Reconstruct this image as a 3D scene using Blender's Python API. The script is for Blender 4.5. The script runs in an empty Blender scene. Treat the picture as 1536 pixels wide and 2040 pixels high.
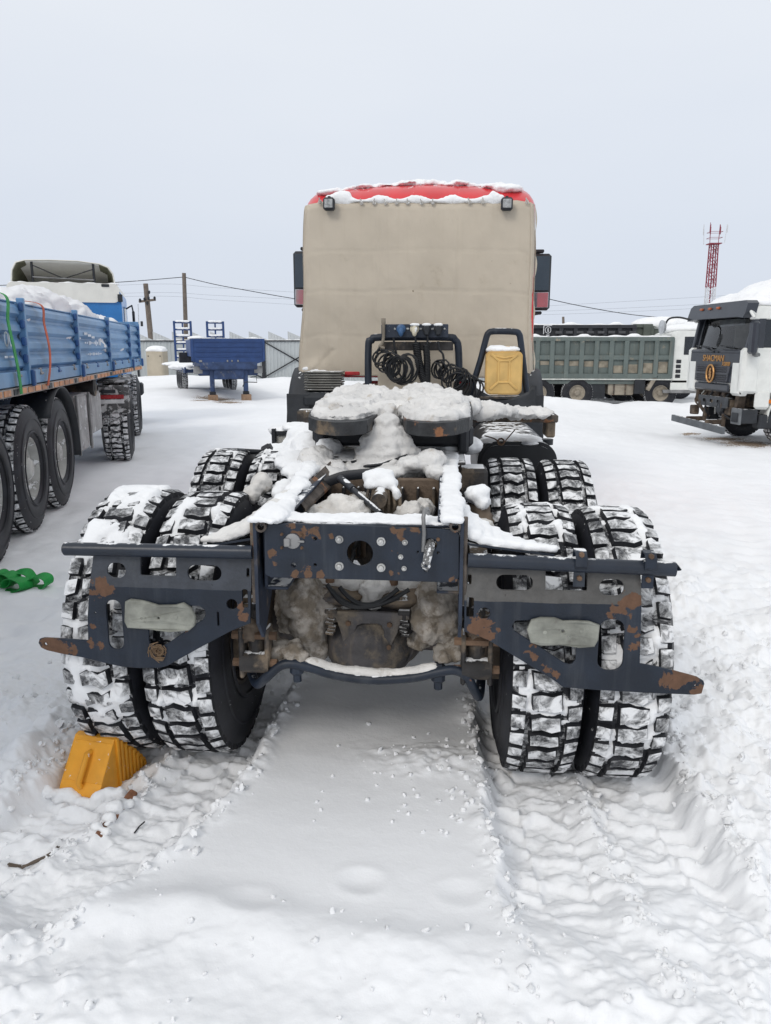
import bpy, bmesh, math, random
import numpy as np
from mathutils import Vector, Matrix, Euler
random.seed(7)
S = bpy.context.scene
COL = S.collection
R = math.radians

# ------------------------------------------------------------------ camera
F, PIT, YAW, CXM, CH = 1530., .211, .0765, .305, 1.74      # focal in photo pixels, pitch, yaw, position, height
cam = bpy.data.cameras.new('camera')
camo = bpy.data.objects.new('camera', cam); COL.objects.link(camo)
cam.sensor_fit = 'HORIZONTAL'; cam.sensor_width = 36; cam.lens = 36 * F / 1536
cam.clip_start = .05; cam.clip_end = 3000
camo.location = (CXM, 0, CH)
camo.rotation_euler = (math.pi / 2 - PIT, 0, YAW)
S.camera = camo

# ------------------------------------------------------------------ world, sun, exposure
SUN_EL, SUN_AZ = R(38), R(-150)       # high veiled sun, behind the camera to the left
w = bpy.data.worlds.new('World'); S.world = w; w.use_nodes = True
nt = w.node_tree; nt.nodes.clear()
def wn(t): return nt.nodes.new(t)
out = wn('ShaderNodeOutputWorld'); bg = wn('ShaderNodeBackground')
sky = wn('ShaderNodeTexSky'); sky.sky_type = 'NISHITA'; sky.sun_disc = False
sky.sun_elevation = SUN_EL; sky.sun_rotation = SUN_AZ
sky.air_density = 1.0; sky.dust_density = 3.0; sky.ozone_density = 1.0
sc_ = wn('ShaderNodeVectorMath'); sc_.operation = 'SCALE'; sc_.inputs['Scale'].default_value = .075
nt.links.new(sky.outputs[0], sc_.inputs[0])
# cloud deck: even overcast, a little brighter towards the zenith
tc = wn('ShaderNodeTexCoord'); sep = wn('ShaderNodeSeparateXYZ'); nt.links.new(tc.outputs['Generated'], sep.inputs[0])
mr = wn('ShaderNodeMapRange'); mr.inputs[1].default_value = -.02; mr.inputs[2].default_value = .75
nt.links.new(sep.outputs[2], mr.inputs[0])
nz = wn('ShaderNodeTexNoise'); nz.inputs['Scale'].default_value = 1.6; nz.inputs['Detail'].default_value = 4
mp = wn('ShaderNodeMapping'); mp.inputs['Scale'].default_value = (1, 1, 3.2)
nt.links.new(tc.outputs['Generated'], mp.inputs[0]); nt.links.new(mp.outputs[0], nz.inputs['Vector'])
ad = wn('ShaderNodeMath'); ad.operation = 'MULTIPLY_ADD'; ad.inputs[1].default_value = .34; nt.links.new(nz.outputs[0], ad.inputs[0])
nt.links.new(mr.outputs[0], ad.inputs[2])
cr = wn('ShaderNodeValToRGB'); nt.links.new(ad.outputs[0], cr.inputs[0])
cr.color_ramp.elements[0].position = .0; cr.color_ramp.elements[0].color = (.655, .715, .835, 1)
cr.color_ramp.elements[1].position = 1.; cr.color_ramp.elements[1].color = (.93, .955, .985, 1)
e = cr.color_ramp.elements.new(.38); e.color = (.72, .775, .87, 1)
mx = wn('ShaderNodeMix'); mx.data_type = 'RGBA'; mx.inputs[0].default_value = .92
nt.links.new(sc_.outputs[0], mx.inputs[6]); nt.links.new(cr.outputs[0], mx.inputs[7])
nt.links.new(mx.outputs[2], bg.inputs[0]); bg.inputs[1].default_value = 1.0
nt.links.new(bg.outputs[0], out.inputs[0])
sl = bpy.data.lights.new('sun', 'SUN'); sl.energy = .95; sl.angle = R(18); sl.color = (1, .95, .88)
so = bpy.data.objects.new('sun', sl); COL.objects.link(so)
so.rotation_euler = (math.pi / 2 - SUN_EL, 0, R(-28)); so.location = (-3, -6, 12)
S.view_settings.view_transform = 'Standard'; S.view_settings.look = 'None'
S.view_settings.exposure = 0.05; S.view_settings.gamma = 1.0; S.view_settings.use_curve_mapping = False
S.cycles.max_bounces = 6; S.cycles.diffuse_bounces = 3; S.cycles.glossy_bounces = 3
S.cycles.caustics_reflective = False; S.cycles.caustics_refractive = False

# ------------------------------------------------------------------ pixel helpers (a pixel gives a direction; the plane gives the distance)
def ray(px, py):
    r = (px - 768) / F; u = (1020 - py) / F
    cp, sp = math.cos(PIT), math.sin(PIT); c, s = math.cos(YAW), math.sin(YAW)
    fw = cp + u * sp
    return r * c - fw * s, r * s + fw * c, -sp + u * cp
def G(px, py, z=0.):
    d = ray(px, py); t = (z - CH) / d[2]; return CXM + d[0] * t, d[1] * t
def PY(px, py, Y):
    d = ray(px, py); t = Y / d[1]; return CXM + d[0] * t, CH + d[2] * t
def P3(px, py, Y):
    x, z = PY(px, py, Y); return (x, Y, z)

# ------------------------------------------------------------------ noise
def _h(ix, iy, iz, sd):
    h = (ix.astype(np.int64) * 374761393 + iy.astype(np.int64) * 668265263 + iz.astype(np.int64) * 2147483647 + sd * 974634777) & 0xffffffff
    h = ((h ^ (h >> 13)) * 1274126177) & 0xffffffff
    h = h ^ (h >> 16)
    return (h & 0xffffff) / float(0xffffff)
def vn(p, sd=0):
    p = np.asarray(p, float); i = np.floor(p); f = p - i; f = f * f * (3 - 2 * f)
    i = i.astype(np.int64); X, Y, Z = i.T; a, b, c = f.T
    r = 0
    for dx in (0, 1):
        for dy in (0, 1):
            for dz in (0, 1):
                r = r + _h(X + dx, Y + dy, Z + dz, sd) * (a if dx else 1 - a) * (b if dy else 1 - b) * (c if dz else 1 - c)
    return r
def fbm(p, oc=4, sd=0, gain=.5):
    s = 0; a = 1; t = 0; p = np.asarray(p, float)
    for k in range(oc):
        s = s + a * vn(p * 2.03 ** k + k * 17.3, sd + k); t += a; a *= gain
    return s / t
def vn2(x, y, sd=0):
    ix = np.floor(x); iy = np.floor(y); a = x - ix; b = y - iy; a = a * a * (3 - 2 * a); b = b * b * (3 - 2 * b)
    ix = ix.astype(np.int64); iy = iy.astype(np.int64); o = np.zeros_like(ix)
    return (_h(ix, iy, o, sd) * (1 - a) + _h(ix + 1, iy, o, sd) * a) * (1 - b) + (_h(ix, iy + 1, o, sd) * (1 - a) + _h(ix + 1, iy + 1, o, sd) * a) * b
def fbm2(x, y, oc=4, sd=0, gain=.5):
    s = 0; a = 1; t = 0
    for k in range(oc):
        c, d = math.cos(.7 * k + .3), math.sin(.7 * k + .3); m = 2.03 ** k
        s = s + a * vn2((x * c - y * d) * m + 13.7 * k, (x * d + y * c) * m + 5.1 * k, sd + k); t += a; a *= gain
    return s / t
def sst(a, b, x):
    t = np.clip((x - a) / (b - a), 0, 1); return t * t * (3 - 2 * t)

# ------------------------------------------------------------------ materials
MATS = {}
SNOWC = (.865, .872, .882)
def mat(name, col, rough=.6, metal=0., var=.18, vs=5., bump=.15, bs=60., dust=0., frost=0., fs=9., rust=0., mud=0., spots=(), spotcol=(.30, .13, .06), mudcol=(.20, .155, .11), spec=.4, sss=0., coat=0., streak=0., snowcol=SNOWC, split=None, soft=.04, bump2=None, ms=3.2):
    if name in MATS: return MATS[name]
    m = bpy.data.materials.new(name); m.use_nodes = True; t = m.node_tree; N = t.nodes; L = t.links
    b = N['Principled BSDF']
    def new(k, **kw):
        n = N.new(k)
        for a, v in kw.items(): setattr(n, a, v)
        return n
    tcn = new('ShaderNodeTexCoord'); oi = new('ShaderNodeObjectInfo')
    off = new('ShaderNodeVectorMath', operation='MULTIPLY_ADD')
    comb = new('ShaderNodeCombineXYZ')
    for k in range(3): L.new(oi.outputs['Random'], comb.inputs[k])
    L.new(comb.outputs[0], off.inputs[0]); off.inputs[1].default_value = (31, 17, 23)
    L.new(tcn.outputs['Object'], off.inputs[2])
    V = off.outputs[0]
    def noise(scale, det=5, rg=.55, vec=V, dist=0.):
        n = new('ShaderNodeTexNoise'); n.inputs['Scale'].default_value = scale; n.inputs['Detail'].default_value = det
        n.inputs['Roughness'].default_value = rg; n.inputs['Distortion'].default_value = dist; L.new(vec, n.inputs['Vector']); return n.outputs[0]
    def mrange(x, a, bb, c=0., d=1.):
        n = new('ShaderNodeMapRange'); n.interpolation_type = 'SMOOTHSTEP'
        n.inputs[1].default_value = a; n.inputs[2].default_value = bb; n.inputs[3].default_value = c; n.inputs[4].default_value = d
        L.new(x, n.inputs[0]); return n.outputs[0]
    def math_(op, x, y):
        n = new('ShaderNodeMath', operation=op)
        for k, q in enumerate((x, y)):
            if isinstance(q, (int, float)): n.inputs[k].default_value = q
            else: L.new(q, n.inputs[k])
        return n.outputs[0]
    def mixc(fac, A, B):
        n = new('ShaderNodeMix', data_type='RGBA')
        if isinstance(fac, (int, float)): n.inputs[0].default_value = fac
        else: L.new(fac, n.inputs[0])
        for k, q in ((6, A), (7, B)):
            if isinstance(q, tuple): n.inputs[k].default_value = (*q, 1)
            else: L.new(q, n.inputs[k])
        return n.outputs[2]
    n1 = noise(vs)
    lo = tuple(c * (1 - var) for c in col); hi = tuple(min(1, c * (1 + var)) for c in col)
    C = mixc(mrange(n1, .3, .7), lo, hi)
    rv = rough
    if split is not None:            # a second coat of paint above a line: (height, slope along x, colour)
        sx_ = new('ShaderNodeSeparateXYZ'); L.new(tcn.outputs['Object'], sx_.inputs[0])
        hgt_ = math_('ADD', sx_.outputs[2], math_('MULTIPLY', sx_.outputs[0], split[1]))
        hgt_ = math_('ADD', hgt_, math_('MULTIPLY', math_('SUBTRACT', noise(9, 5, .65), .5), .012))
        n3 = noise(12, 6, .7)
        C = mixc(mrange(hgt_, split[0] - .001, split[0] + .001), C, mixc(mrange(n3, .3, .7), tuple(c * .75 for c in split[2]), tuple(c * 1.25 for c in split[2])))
    rr = None
    if streak > 0:
        mpn = new('ShaderNodeMapping'); mpn.inputs['Scale'].default_value = (1, 1, .08); L.new(V, mpn.inputs[0])
        C = mixc(math_('MULTIPLY', mrange(noise(14, 4, .6, mpn.outputs[0]), .5, .75), streak), C, mudcol)
    if mud > 0:
        f = mrange(noise(ms, 7, .68), .70 - mud * .5, .82 - mud * .40)
        C = mixc(f, C, mixc(noise(30), tuple(c * .6 for c in mudcol), tuple(c * 1.35 for c in mudcol))); rr = f
    if rust > 0:
        f = mrange(noise(7., 6, .65), .74 - rust * .4, .78 - rust * .38)
        C = mixc(f, C, mixc(noise(60), (.16, .07, .035), (.36, .17, .085))); rr = f
    if spots:
        acc = None
        wob = math_('ADD', math_('MULTIPLY', noise(17, 3, .5, dist=1.2), .75), math_('MULTIPLY', noise(70, 5, .75), .35))
        for (x, y, z, r) in spots:
            d = new('ShaderNodeVectorMath', operation='DISTANCE'); L.new(tcn.outputs['Object'], d.inputs[0]); d.inputs[1].default_value = (x, y, z)
            q = math_('SUBTRACT', math_('ADD', r, math_('MULTIPLY', math_('SUBTRACT', wob, .58), r * 3.6 + .03)), d.outputs['Value'])
            q = mrange(q, 0., .0015 if r < .1 else r * .15)
            acc = q if acc is None else math_('MAXIMUM', acc, q)
        C = mixc(acc, C, mixc(noise(45), tuple(c * .6 for c in spotcol), tuple(c * 1.4 for c in spotcol))); rr = acc
    hgt = noise(bs, 4, .6)
    sn = None
    if dust > 0:
        g = new('ShaderNodeNewGeometry'); sp = new('ShaderNodeSeparateXYZ'); L.new(g.outputs['Normal'], sp.inputs[0])
        k = math_('ADD', sp.outputs[2], math_('MULTIPLY', math_('SUBTRACT', noise(11, 6, .65), .5), 1.6))
        sn = mrange(k, 1.25 - dust, 1.35 - dust)
    if frost > 0:
        f = mrange(noise(fs, 9, .72, dist=.5), .68 - frost * .34 - soft / 2, .68 - frost * .34 + soft / 2)
        sn = f if sn is None else math_('MAXIMUM', sn, f)
    if sn is not None:
        C = mixc(sn, C, mixc(noise(22), tuple(c * .9 for c in snowcol), snowcol))
        hgt = math_('ADD', math_('MULTIPLY', hgt, .5), math_('MULTIPLY', sn, 1.2))
        rr = sn if rr is None else math_('MAXIMUM', rr, sn)
    L.new(C, b.inputs['Base Color'])
    if rr is not None: L.new(mrange(rr, 0, 1, rv, .85), b.inputs['Roughness'])
    else: L.new(mrange(noise(vs * 3), .2, .8, max(.03, rv - .1), min(1, rv + .1)), b.inputs['Roughness'])
    b.inputs['Metallic'].default_value = metal; b.inputs['Specular IOR Level'].default_value = spec
    if coat: b.inputs['Coat Weight'].default_value = coat; b.inputs['Coat Roughness'].default_value = .15
    if sss: b.inputs['Subsurface Weight'].default_value = sss; b.inputs['Subsurface Radius'].default_value = (.03, .035, .04); b.inputs['Subsurface Scale'].default_value = 1
    bn = new('ShaderNodeBump'); bn.inputs['Strength'].default_value = min(1, bump * 2.5); bn.inputs['Distance'].default_value = .006
    L.new(hgt, bn.inputs['Height'])
    if bump2:
        b2 = new('ShaderNodeBump'); b2.inputs['Strength'].default_value = 1; b2.inputs['Distance'].default_value = bump2[1]
        L.new(noise(bump2[0], 6, .6), b2.inputs['Height']); L.new(b2.outputs[0], bn.inputs['Normal'])
    L.new(bn.outputs[0], b.inputs['Normal'])
    MATS[name] = m; return m

M_navy = lambda **k: None
NAVY = (.0115, .018, .031)
snow_m = mat('snow', SNOWC, .75, var=.03, vs=3, bump=.22, bs=55, spec=.25)
dsnow_m = mat('dirty_snow', (.66, .64, .61), .8, var=.14, vs=9, bump=.5, bs=60, mud=.28, ms=11, mudcol=(.40, .35, .29), spec=.2)
msnow_m = mat('muddy_snow', (.34, .31, .275), .85, var=.25, vs=14, bump=.6, bs=50, mud=.55, ms=13, mudcol=(.19, .16, .125), spec=.2)
mud_m = mat('mud', (.13, .10, .075), .85, var=.4, vs=9, bump=.4, bs=40, frost=.12, fs=14, snowcol=(.5, .47, .43))
rub_m = mat('rubber', (.012, .013, .017), .62, var=.3, vs=8, bump=.15, bs=90)
side_m = mat('sidewall_rubber', (.014, .015, .02), .55, var=.35, vs=7, bump=.08, bs=40, frost=.03, fs=30)
ttop_m = mat('tread_rubber_snowy', (.055, .057, .062), .8, var=.95, vs=60, bump=.7, bs=80, frost=.62, fs=14, soft=.20)
tgrv_m = mat('tread_groove', (.012, .013, .017), .7, var=.3, bump=.3, bs=60, frost=.42, fs=12, soft=.14)
navy_m = mat('navy_paint', NAVY, .45, var=.3, vs=6, bump=.15, bs=80, rust=.07, dust=.25, spec=.4, streak=.15, mudcol=(.16, .17, .18))
blk_m = mat('black_metal', (.016, .018, .023), .5, var=.3, bump=.15, bs=70, dust=.32, mud=.12)
blkd_m = mat('black_dirty', (.03, .028, .028), .7, var=.4, vs=9, bump=.3, bs=60, mud=.42, dust=.45)
plas_m = mat('black_plastic', (.022, .025, .03), .55, var=.2, bump=.1, bs=150, dust=.2)
hose_m = mat('hose_rubber', (.01, .011, .013), .45, var=.2, bump=.05)
steel_m = mat('worn_steel', (.23, .23, .23), .5, metal=.4, var=.3, bump=.2, rust=.15)
bolt_m = mat('bolt_steel', (.42, .42, .41), .45, metal=.5, var=.3, bump=.2, rust=.1, frost=.3, fs=60)
rbolt_m = mat('rusty_bolt', (.13, .08, .05), .8, var=.4, bump=.3)
rustp_m = mat('rusty_plate', (.09, .075, .065), .75, var=.5, vs=11, bump=.4, rust=.45, mud=.35)
wood_m = mat('brown_wood', (.22, .10, .055), .85, var=.4, vs=12, bump=.4, bs=50, frost=.1)

# ------------------------------------------------------------------ mesh building
ABS = set()
def par(o, p):
    if p is not None:
        o.parent = p
        if p.name in ABS: o.matrix_parent_inverse = Matrix.Translation(-p.location)
    return o
def link(name, me, m=None, parent=None, smooth=False):
    o = bpy.data.objects.new(name, me); COL.objects.link(o)
    if m is not None:
        for k in (m if isinstance(m, (list, tuple)) else [m]): me.materials.append(k)
    if smooth: me.polygons.foreach_set('use_smooth', [True] * len(me.polygons))
    return par(o, parent)
def auto(o, ang=40):
    me = o.data; me.polygons.foreach_set('use_smooth', [True] * len(me.polygons))
    bm = bmesh.new(); bm.from_mesh(me)
    for e_ in bm.edges:
        if len(e_.link_faces) == 2 and e_.calc_face_angle(0) > R(ang): e_.smooth = False
    bm.to_mesh(me); bm.free(); return o
def thing(name, label, cat, loc=(0, 0, 0), rz=0, group=None, absolute=False):
    o = bpy.data.objects.new(name, None); COL.objects.link(o); o.empty_display_size = .2
    o.location = loc; o.rotation_euler = (0, 0, rz); o['label'] = label; o['category'] = cat
    if group: o['group'] = group
    if absolute: ABS.add(o.name)
    return o
def tag(o, label, cat, group=None):
    o['label'] = label; o['category'] = cat
    if group: o['group'] = group
    return o

class MB:
    def __init__(s): s.v = []; s.f = []; s.mi = []
    def add(s, v, f, mi=0):
        n = len(s.v); s.v += [tuple(map(float, p)) for p in v]
        for q in f: s.f.append(tuple(i + n for i in q)); s.mi.append(mi)
        return s
    def box(s, c, d, rot=None, bev=0., mi=0, taper=None):
        x, y, z = (q / 2 for q in d)
        if bev > 0:
            b = min(bev, x * .95, y * .95, z * .95); v = []; 
            for sx in (-1, 1):
                for sy in (-1, 1):
                    for sz in (-1, 1):
                        v += [(sx * x, sy * (y - b), sz * (z - b)), (sx * (x - b), sy * y, sz * (z - b)), (sx * (x - b), sy * (y - b), sz * z)]
            I = lambda sx, sy, sz, k: ((sx > 0) * 4 + (sy > 0) * 2 + (sz > 0)) * 3 + k
            f = []
            for a in (-1, 1):
                f.append([I(a, -1, -1, 0), I(a, 1, -1, 0), I(a, 1, 1, 0), I(a, -1, 1, 0)][::a])
                f.append([I(-1, a, -1, 1), I(-1, a, 1, 1), I(1, a, 1, 1), I(1, a, -1, 1)][::a])
                f.append([I(-1, -1, a, 2), I(1, -1, a, 2), I(1, 1, a, 2), I(-1, 1, a, 2)][::a])
                for bq in (-1, 1):
                    f.append([I(a, bq, -1, 0), I(a, bq, 1, 0), I(a, bq, 1, 1), I(a, bq, -1, 1)])
                    f.append([I(a, -1, bq, 0), I(a, 1, bq, 0), I(a, 1, bq, 2), I(a, -1, bq, 2)])
                    f.append([I(-1, a, bq, 1), I(1, a, bq, 1), I(1, a, bq, 2), I(-1, a, bq, 2)])
                    for cq in (-1, 1): f.append([I(a, bq, cq, 0), I(a, bq, cq, 1), I(a, bq, cq, 2)])
        else:
            v = [(sx * x, sy * y, sz * z) for sx in (-1, 1) for sy in (-1, 1) for sz in (-1, 1)]
            f = [(0, 1, 3, 2), (4, 6, 7, 5), (0, 4, 5, 1), (2, 3, 7, 6), (0, 2, 6, 4), (1, 5, 7, 3)]
        if rot is not None:
            M = Euler(rot).to_matrix() if not isinstance(rot, Matrix) else rot
            v = [M @ Vector(p) for p in v]
        return s.add([(p[0] + c[0], p[1] + c[1], p[2] + c[2]) for p in v], f, mi)
    def tube(s, pts, r, n=10, closed=False, caps=True, mi=0, squash=1.):
        P = [Vector(p) for p in pts]; m = len(P); rs = r if isinstance(r, (list, tuple)) else [r] * m
        T = []
        for i in range(m):
            a = P[(i - 1) % m] if (closed or i > 0) else P[i]; b = P[(i + 1) % m] if (closed or i < m - 1) else P[i]
            T.append((b - a).normalized() if (b - a).length > 1e-9 else Vector((0, 0, 1)))
        up = Vector((0, 0, 1)) if abs(T[0].z) < .9 else Vector((1, 0, 0))
        N = (up - T[0] * up.dot(T[0])).normalized(); v = []
        for i in range(m):
            N = (N - T[i] * N.dot(T[i])); N = N.normalized() if N.length > 1e-6 else T[i].orthogonal().normalized()
            B = T[i].cross(N)
            for k in range(n):
                a = 2 * math.pi * k / n; v.append(P[i] + (N * math.cos(a) + B * math.sin(a) * squash) * rs[i])
        f = []
        for i in range(m if closed else m - 1):
            j = (i + 1) % m
            for k in range(n): f.append((i * n + k, i * n + (k + 1) % n, j * n + (k + 1) % n, j * n + k))
        if caps and not closed: f.append(tuple(range(n))[::-1]); f.append(tuple((m - 1) * n + k for k in range(n)))
        return s.add(v, f, mi)
    def cyl(s, a, b, r, r2=None, n=14, mi=0): return s.tube([a, b], [r, r if r2 is None else r2], n, mi=mi)
    def lathe(s, prof, o=(0, 0, 0), axis='x', n=32, mi=0, closed=False, wob=None):
        v = []
        for k in range(n):
            a = 2 * math.pi * k / n
            for (h, r) in prof:
                c, d = r * math.cos(a), r * math.sin(a)
                p = {'x': (h, c, d), 'y': (d, h, c), 'z': (c, d, h)}[axis]; v.append((p[0] + o[0], p[1] + o[1], p[2] + o[2]))
        m = len(prof); f = []
        for k in range(n):
            j = (k + 1) % n
            for i in range(m - 1): f.append((k * m + i, k * m + i + 1, j * m + i + 1, j * m + i))
        return s.add(v, f, mi)
    def prism(s, poly, a, b, fn, mi=0):
        """poly: 2-D outline; fn(u, v, h) -> point; extruded from h=a to h=b"""
        n = len(poly); v = [fn(p[0], p[1], a) for p in poly] + [fn(p[0], p[1], b) for p in poly]
        f = [tuple(range(n))[::-1], tuple(range(n, 2 * n))] + [(i, (i + 1) % n, n + (i + 1) % n, n + i) for i in range(n)]
        return s.add(v, f, mi)
    def ell(s, c, r, rot=None, nu=14, nv=9, mi=0):
        v = [(0, 0, -1)]
        for j in range(1, nv):
            t = -math.pi / 2 + math.pi * j / nv
            for i in range(nu): a = 2 * math.pi * i / nu; v.append((math.cos(t) * math.cos(a), math.cos(t) * math.sin(a), math.sin(t)))
        v.append((0, 0, 1)); f = []
        for i in range(nu): f.append((0, 1 + (i + 1) % nu, 1 + i))
        for j in range(nv - 2):
            for i in range(nu): f.append((1 + j * nu + i, 1 + j * nu + (i + 1) % nu, 1 + (j + 1) * nu + (i + 1) % nu, 1 + (j + 1) * nu + i))
        l = len(v) - 1
        for i in range(nu): f.append((l, 1 + (nv - 2) * nu + i, 1 + (nv - 2) * nu + (i + 1) % nu))
        M = Euler(rot).to_matrix() if rot is not None else Matrix.Identity(3)
        return s.add([M @ Vector((p[0] * r[0], p[1] * r[1], p[2] * r[2])) + Vector(c) for p in v], f, mi)
    def mesh(s, name):
        me = bpy.data.meshes.new(name); me.from_pydata(s.v, [], s.f); me.validate()
        bm = bmesh.new(); bm.from_mesh(me); bmesh.ops.recalc_face_normals(bm, faces=bm.faces); bm.to_mesh(me); bm.free()
        if any(s.mi) and len(me.polygons) == len(s.mi): me.polygons.foreach_set('material_index', s.mi)
        return me
    def build(s, name, m, parent=None, smooth=None):
        o = link(name, s.mesh(name), m, parent)
        if smooth: auto(o, smooth)
        return o

def grid(name, fn, nu, nv, m, parent=None, thick=0., smooth=True):
    """sheet: fn(u, v) with u, v in 0..1 -> point"""
    v = [fn(i / nu, j / nv) for j in range(nv + 1) for i in range(nu + 1)]
    f = [(j * (nu + 1) + i, j * (nu + 1) + i + 1, (j + 1) * (nu + 1) + i + 1, (j + 1) * (nu + 1) + i) for j in range(nv) for i in range(nu)]
    me = bpy.data.meshes.new(name); me.from_pydata(v, [], f)
    if thick:
        bm = bmesh.new(); bm.from_mesh(me); bmesh.ops.solidify(bm, geom=bm.faces[:], thickness=thick); bm.to_mesh(me); bm.free()
    return link(name, me, m, parent, smooth)

def evalmesh(o):
    dg = bpy.context.evaluated_depsgraph_get(); dg.update()
    return bpy.data.meshes.new_from_object(o.evaluated_get(dg))
def curve_plate(name, outline, holes, thick, fn, m, parent=None, bend=None, bevel=.0015):
    """flat plate with real openings; outline and holes in (u, v) metres; fn(u, v, w) -> world"""
    cu = bpy.data.curves.new('tmp', 'CURVE'); cu.dimensions = '2D'; cu.fill_mode = 'BOTH'; cu.extrude = thick / 2; cu.bevel_depth = bevel; cu.bevel_resolution = 0
    for pl in [outline] + list(holes):
        sp = cu.splines.new('POLY'); sp.points.add(len(pl) - 1); sp.use_cyclic_u = True
        for p, q in zip(sp.points, pl): p.co = (q[0], q[1], 0, 1)
    t = bpy.data.objects.new('tmp', cu); COL.objects.link(t)
    me = evalmesh(t); bpy.data.objects.remove(t); bpy.data.curves.remove(cu)
    bm = bmesh.new(); bm.from_mesh(me); bmesh.ops.remove_doubles(bm, verts=bm.verts, dist=1e-5)
    if bend is not None:
        bmesh.ops.bisect_plane(bm, geom=bm.verts[:] + bm.edges[:] + bm.faces[:], plane_co=(0, bend[0], 0), plane_no=(bend[2], 1, 0))
    for v in bm.verts:
        u, q, h = v.co
        if bend is not None:
            k = (q - bend[0]) + bend[2] * u
            if k > 0: h = h + k * bend[1]
        v.co = fn(u, q, h)
    bmesh.ops.recalc_face_normals(bm, faces=bm.faces)
    bm.to_mesh(me); bm.free(); me.materials.clear(); me.name = name
    return link(name, me, m, parent)
def rrect(x0, y0, x1, y1, r, n=5):
    r = min(r, abs(x1 - x0) / 2, abs(y1 - y0) / 2); o = []
    for cx, cy, a in ((x1 - r, y1 - r, 0), (x0 + r, y1 - r, 90), (x0 + r, y0 + r, 180), (x1 - r, y0 + r, 270)):
        for k in range(n + 1): t = R(a + 90 * k / n); o.append((cx + r * math.cos(t), cy + r * math.sin(t)))
    return o
def circ(x, y, r, n=20): return [(x + r * math.cos(2 * math.pi * k / n), y + r * math.sin(2 * math.pi * k / n)) for k in range(n)]
def text_mesh(name, s, size, fn, m, parent=None, depth=.004, shear=0., align='CENTER'):
    cu = bpy.data.curves.new('t', 'FONT'); cu.body = s; cu.size = size; cu.extrude = depth; cu.align_x = align; cu.align_y = 'CENTER'; cu.shear = shear
    t = bpy.data.objects.new('t', cu); COL.objects.link(t); me = evalmesh(t); bpy.data.objects.remove(t)
    for v in me.vertices: v.co = fn(*v.co)
    me.materials.clear(); me.name = name
    return link(name, me, m, parent)

def snow(name, mb, vox, m=snow_m, parent=None, amp=((7, .02), (22, .008)), flat=None, smooth=2, ridged=False):
    """lumpy snow: the shapes in mb fused by a voxel remesh, smoothed and pushed about by noise"""
    me = mb.mesh('tmp'); t = bpy.data.objects.new('tmp', me); COL.objects.link(t)
    md = t.modifiers.new('r', 'REMESH'); md.mode = 'VOXEL'; md.voxel_size = vox
    if smooth: sm = t.modifiers.new('s', 'SMOOTH'); sm.iterations = smooth; sm.factor = .5
    o = evalmesh(t); bpy.data.objects.remove(t); bpy.data.meshes.remove(me)
    n = len(o.vertices); co = np.empty(n * 3); o.vertices.foreach_get('co', co); co = co.reshape(-1, 3)
    no = np.empty(n * 3); o.vertex_normals.foreach_get('vector', no); no = no.reshape(-1, 3)
    for k, (fq, a) in enumerate(amp):
        q = fbm(co * fq + 3.1, 4, 11 + k, .6) - .5
        co = co + no * (((.18 - np.abs(q)) * 2.6 if (ridged and k % 2) else q * 2.3) * a)[:, None]
    o.vertices.foreach_set('co', co.ravel()); o.update(); o.name = name; o.materials.clear()
    return link(name, o, m, parent, True)
def helix(path, rad, turns, n=16, wob=0., sd=0):
    """loose turns of hose: rings that face outwards, each a little different, their centre moving along the path"""
    P = [Vector(p) for p in path]; rnd = random.Random(sd); L = [0]
    for a, b in zip(P, P[1:]): L.append(L[-1] + (b - a).length)
    def at(s):
        s = min(max(s, 0), 1) * L[-1]
        for i in range(len(P) - 1):
            if s <= L[i + 1] or i == len(P) - 2:
                q = (s - L[i]) / max(1e-9, L[i + 1] - L[i]); return P[i].lerp(P[i + 1], q), (P[i + 1] - P[i]).normalized()
    o = []; N = turns * n; ph = [[rnd.uniform(-1, 1) for _ in range(4)] for _ in range(turns + 2)]
    for k in range(N + 1):
        p, T = at(k / N); i, f = k // n, (k % n) / n; h = [ph[i][j] * (1 - f) + ph[i + 1][j] * f for j in range(4)]
        A = T.cross(Vector((0, 1, .2))).normalized(); B = T.cross(A).normalized()
        if wob > 0:
            B = (B * (1 - wob) + T * wob * (.9 + .5 * h[0])).normalized(); A = (A + T * .35 * h[1] * wob + B * .3 * h[2] * wob).normalized()
        a = 2 * math.pi * k / n; r = rad * (1 + wob * .35 * h[3])
        o.append(p + A * r * math.cos(a) + B * r * math.sin(a) * (1 if wob == 0 else .8))
    return o
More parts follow.
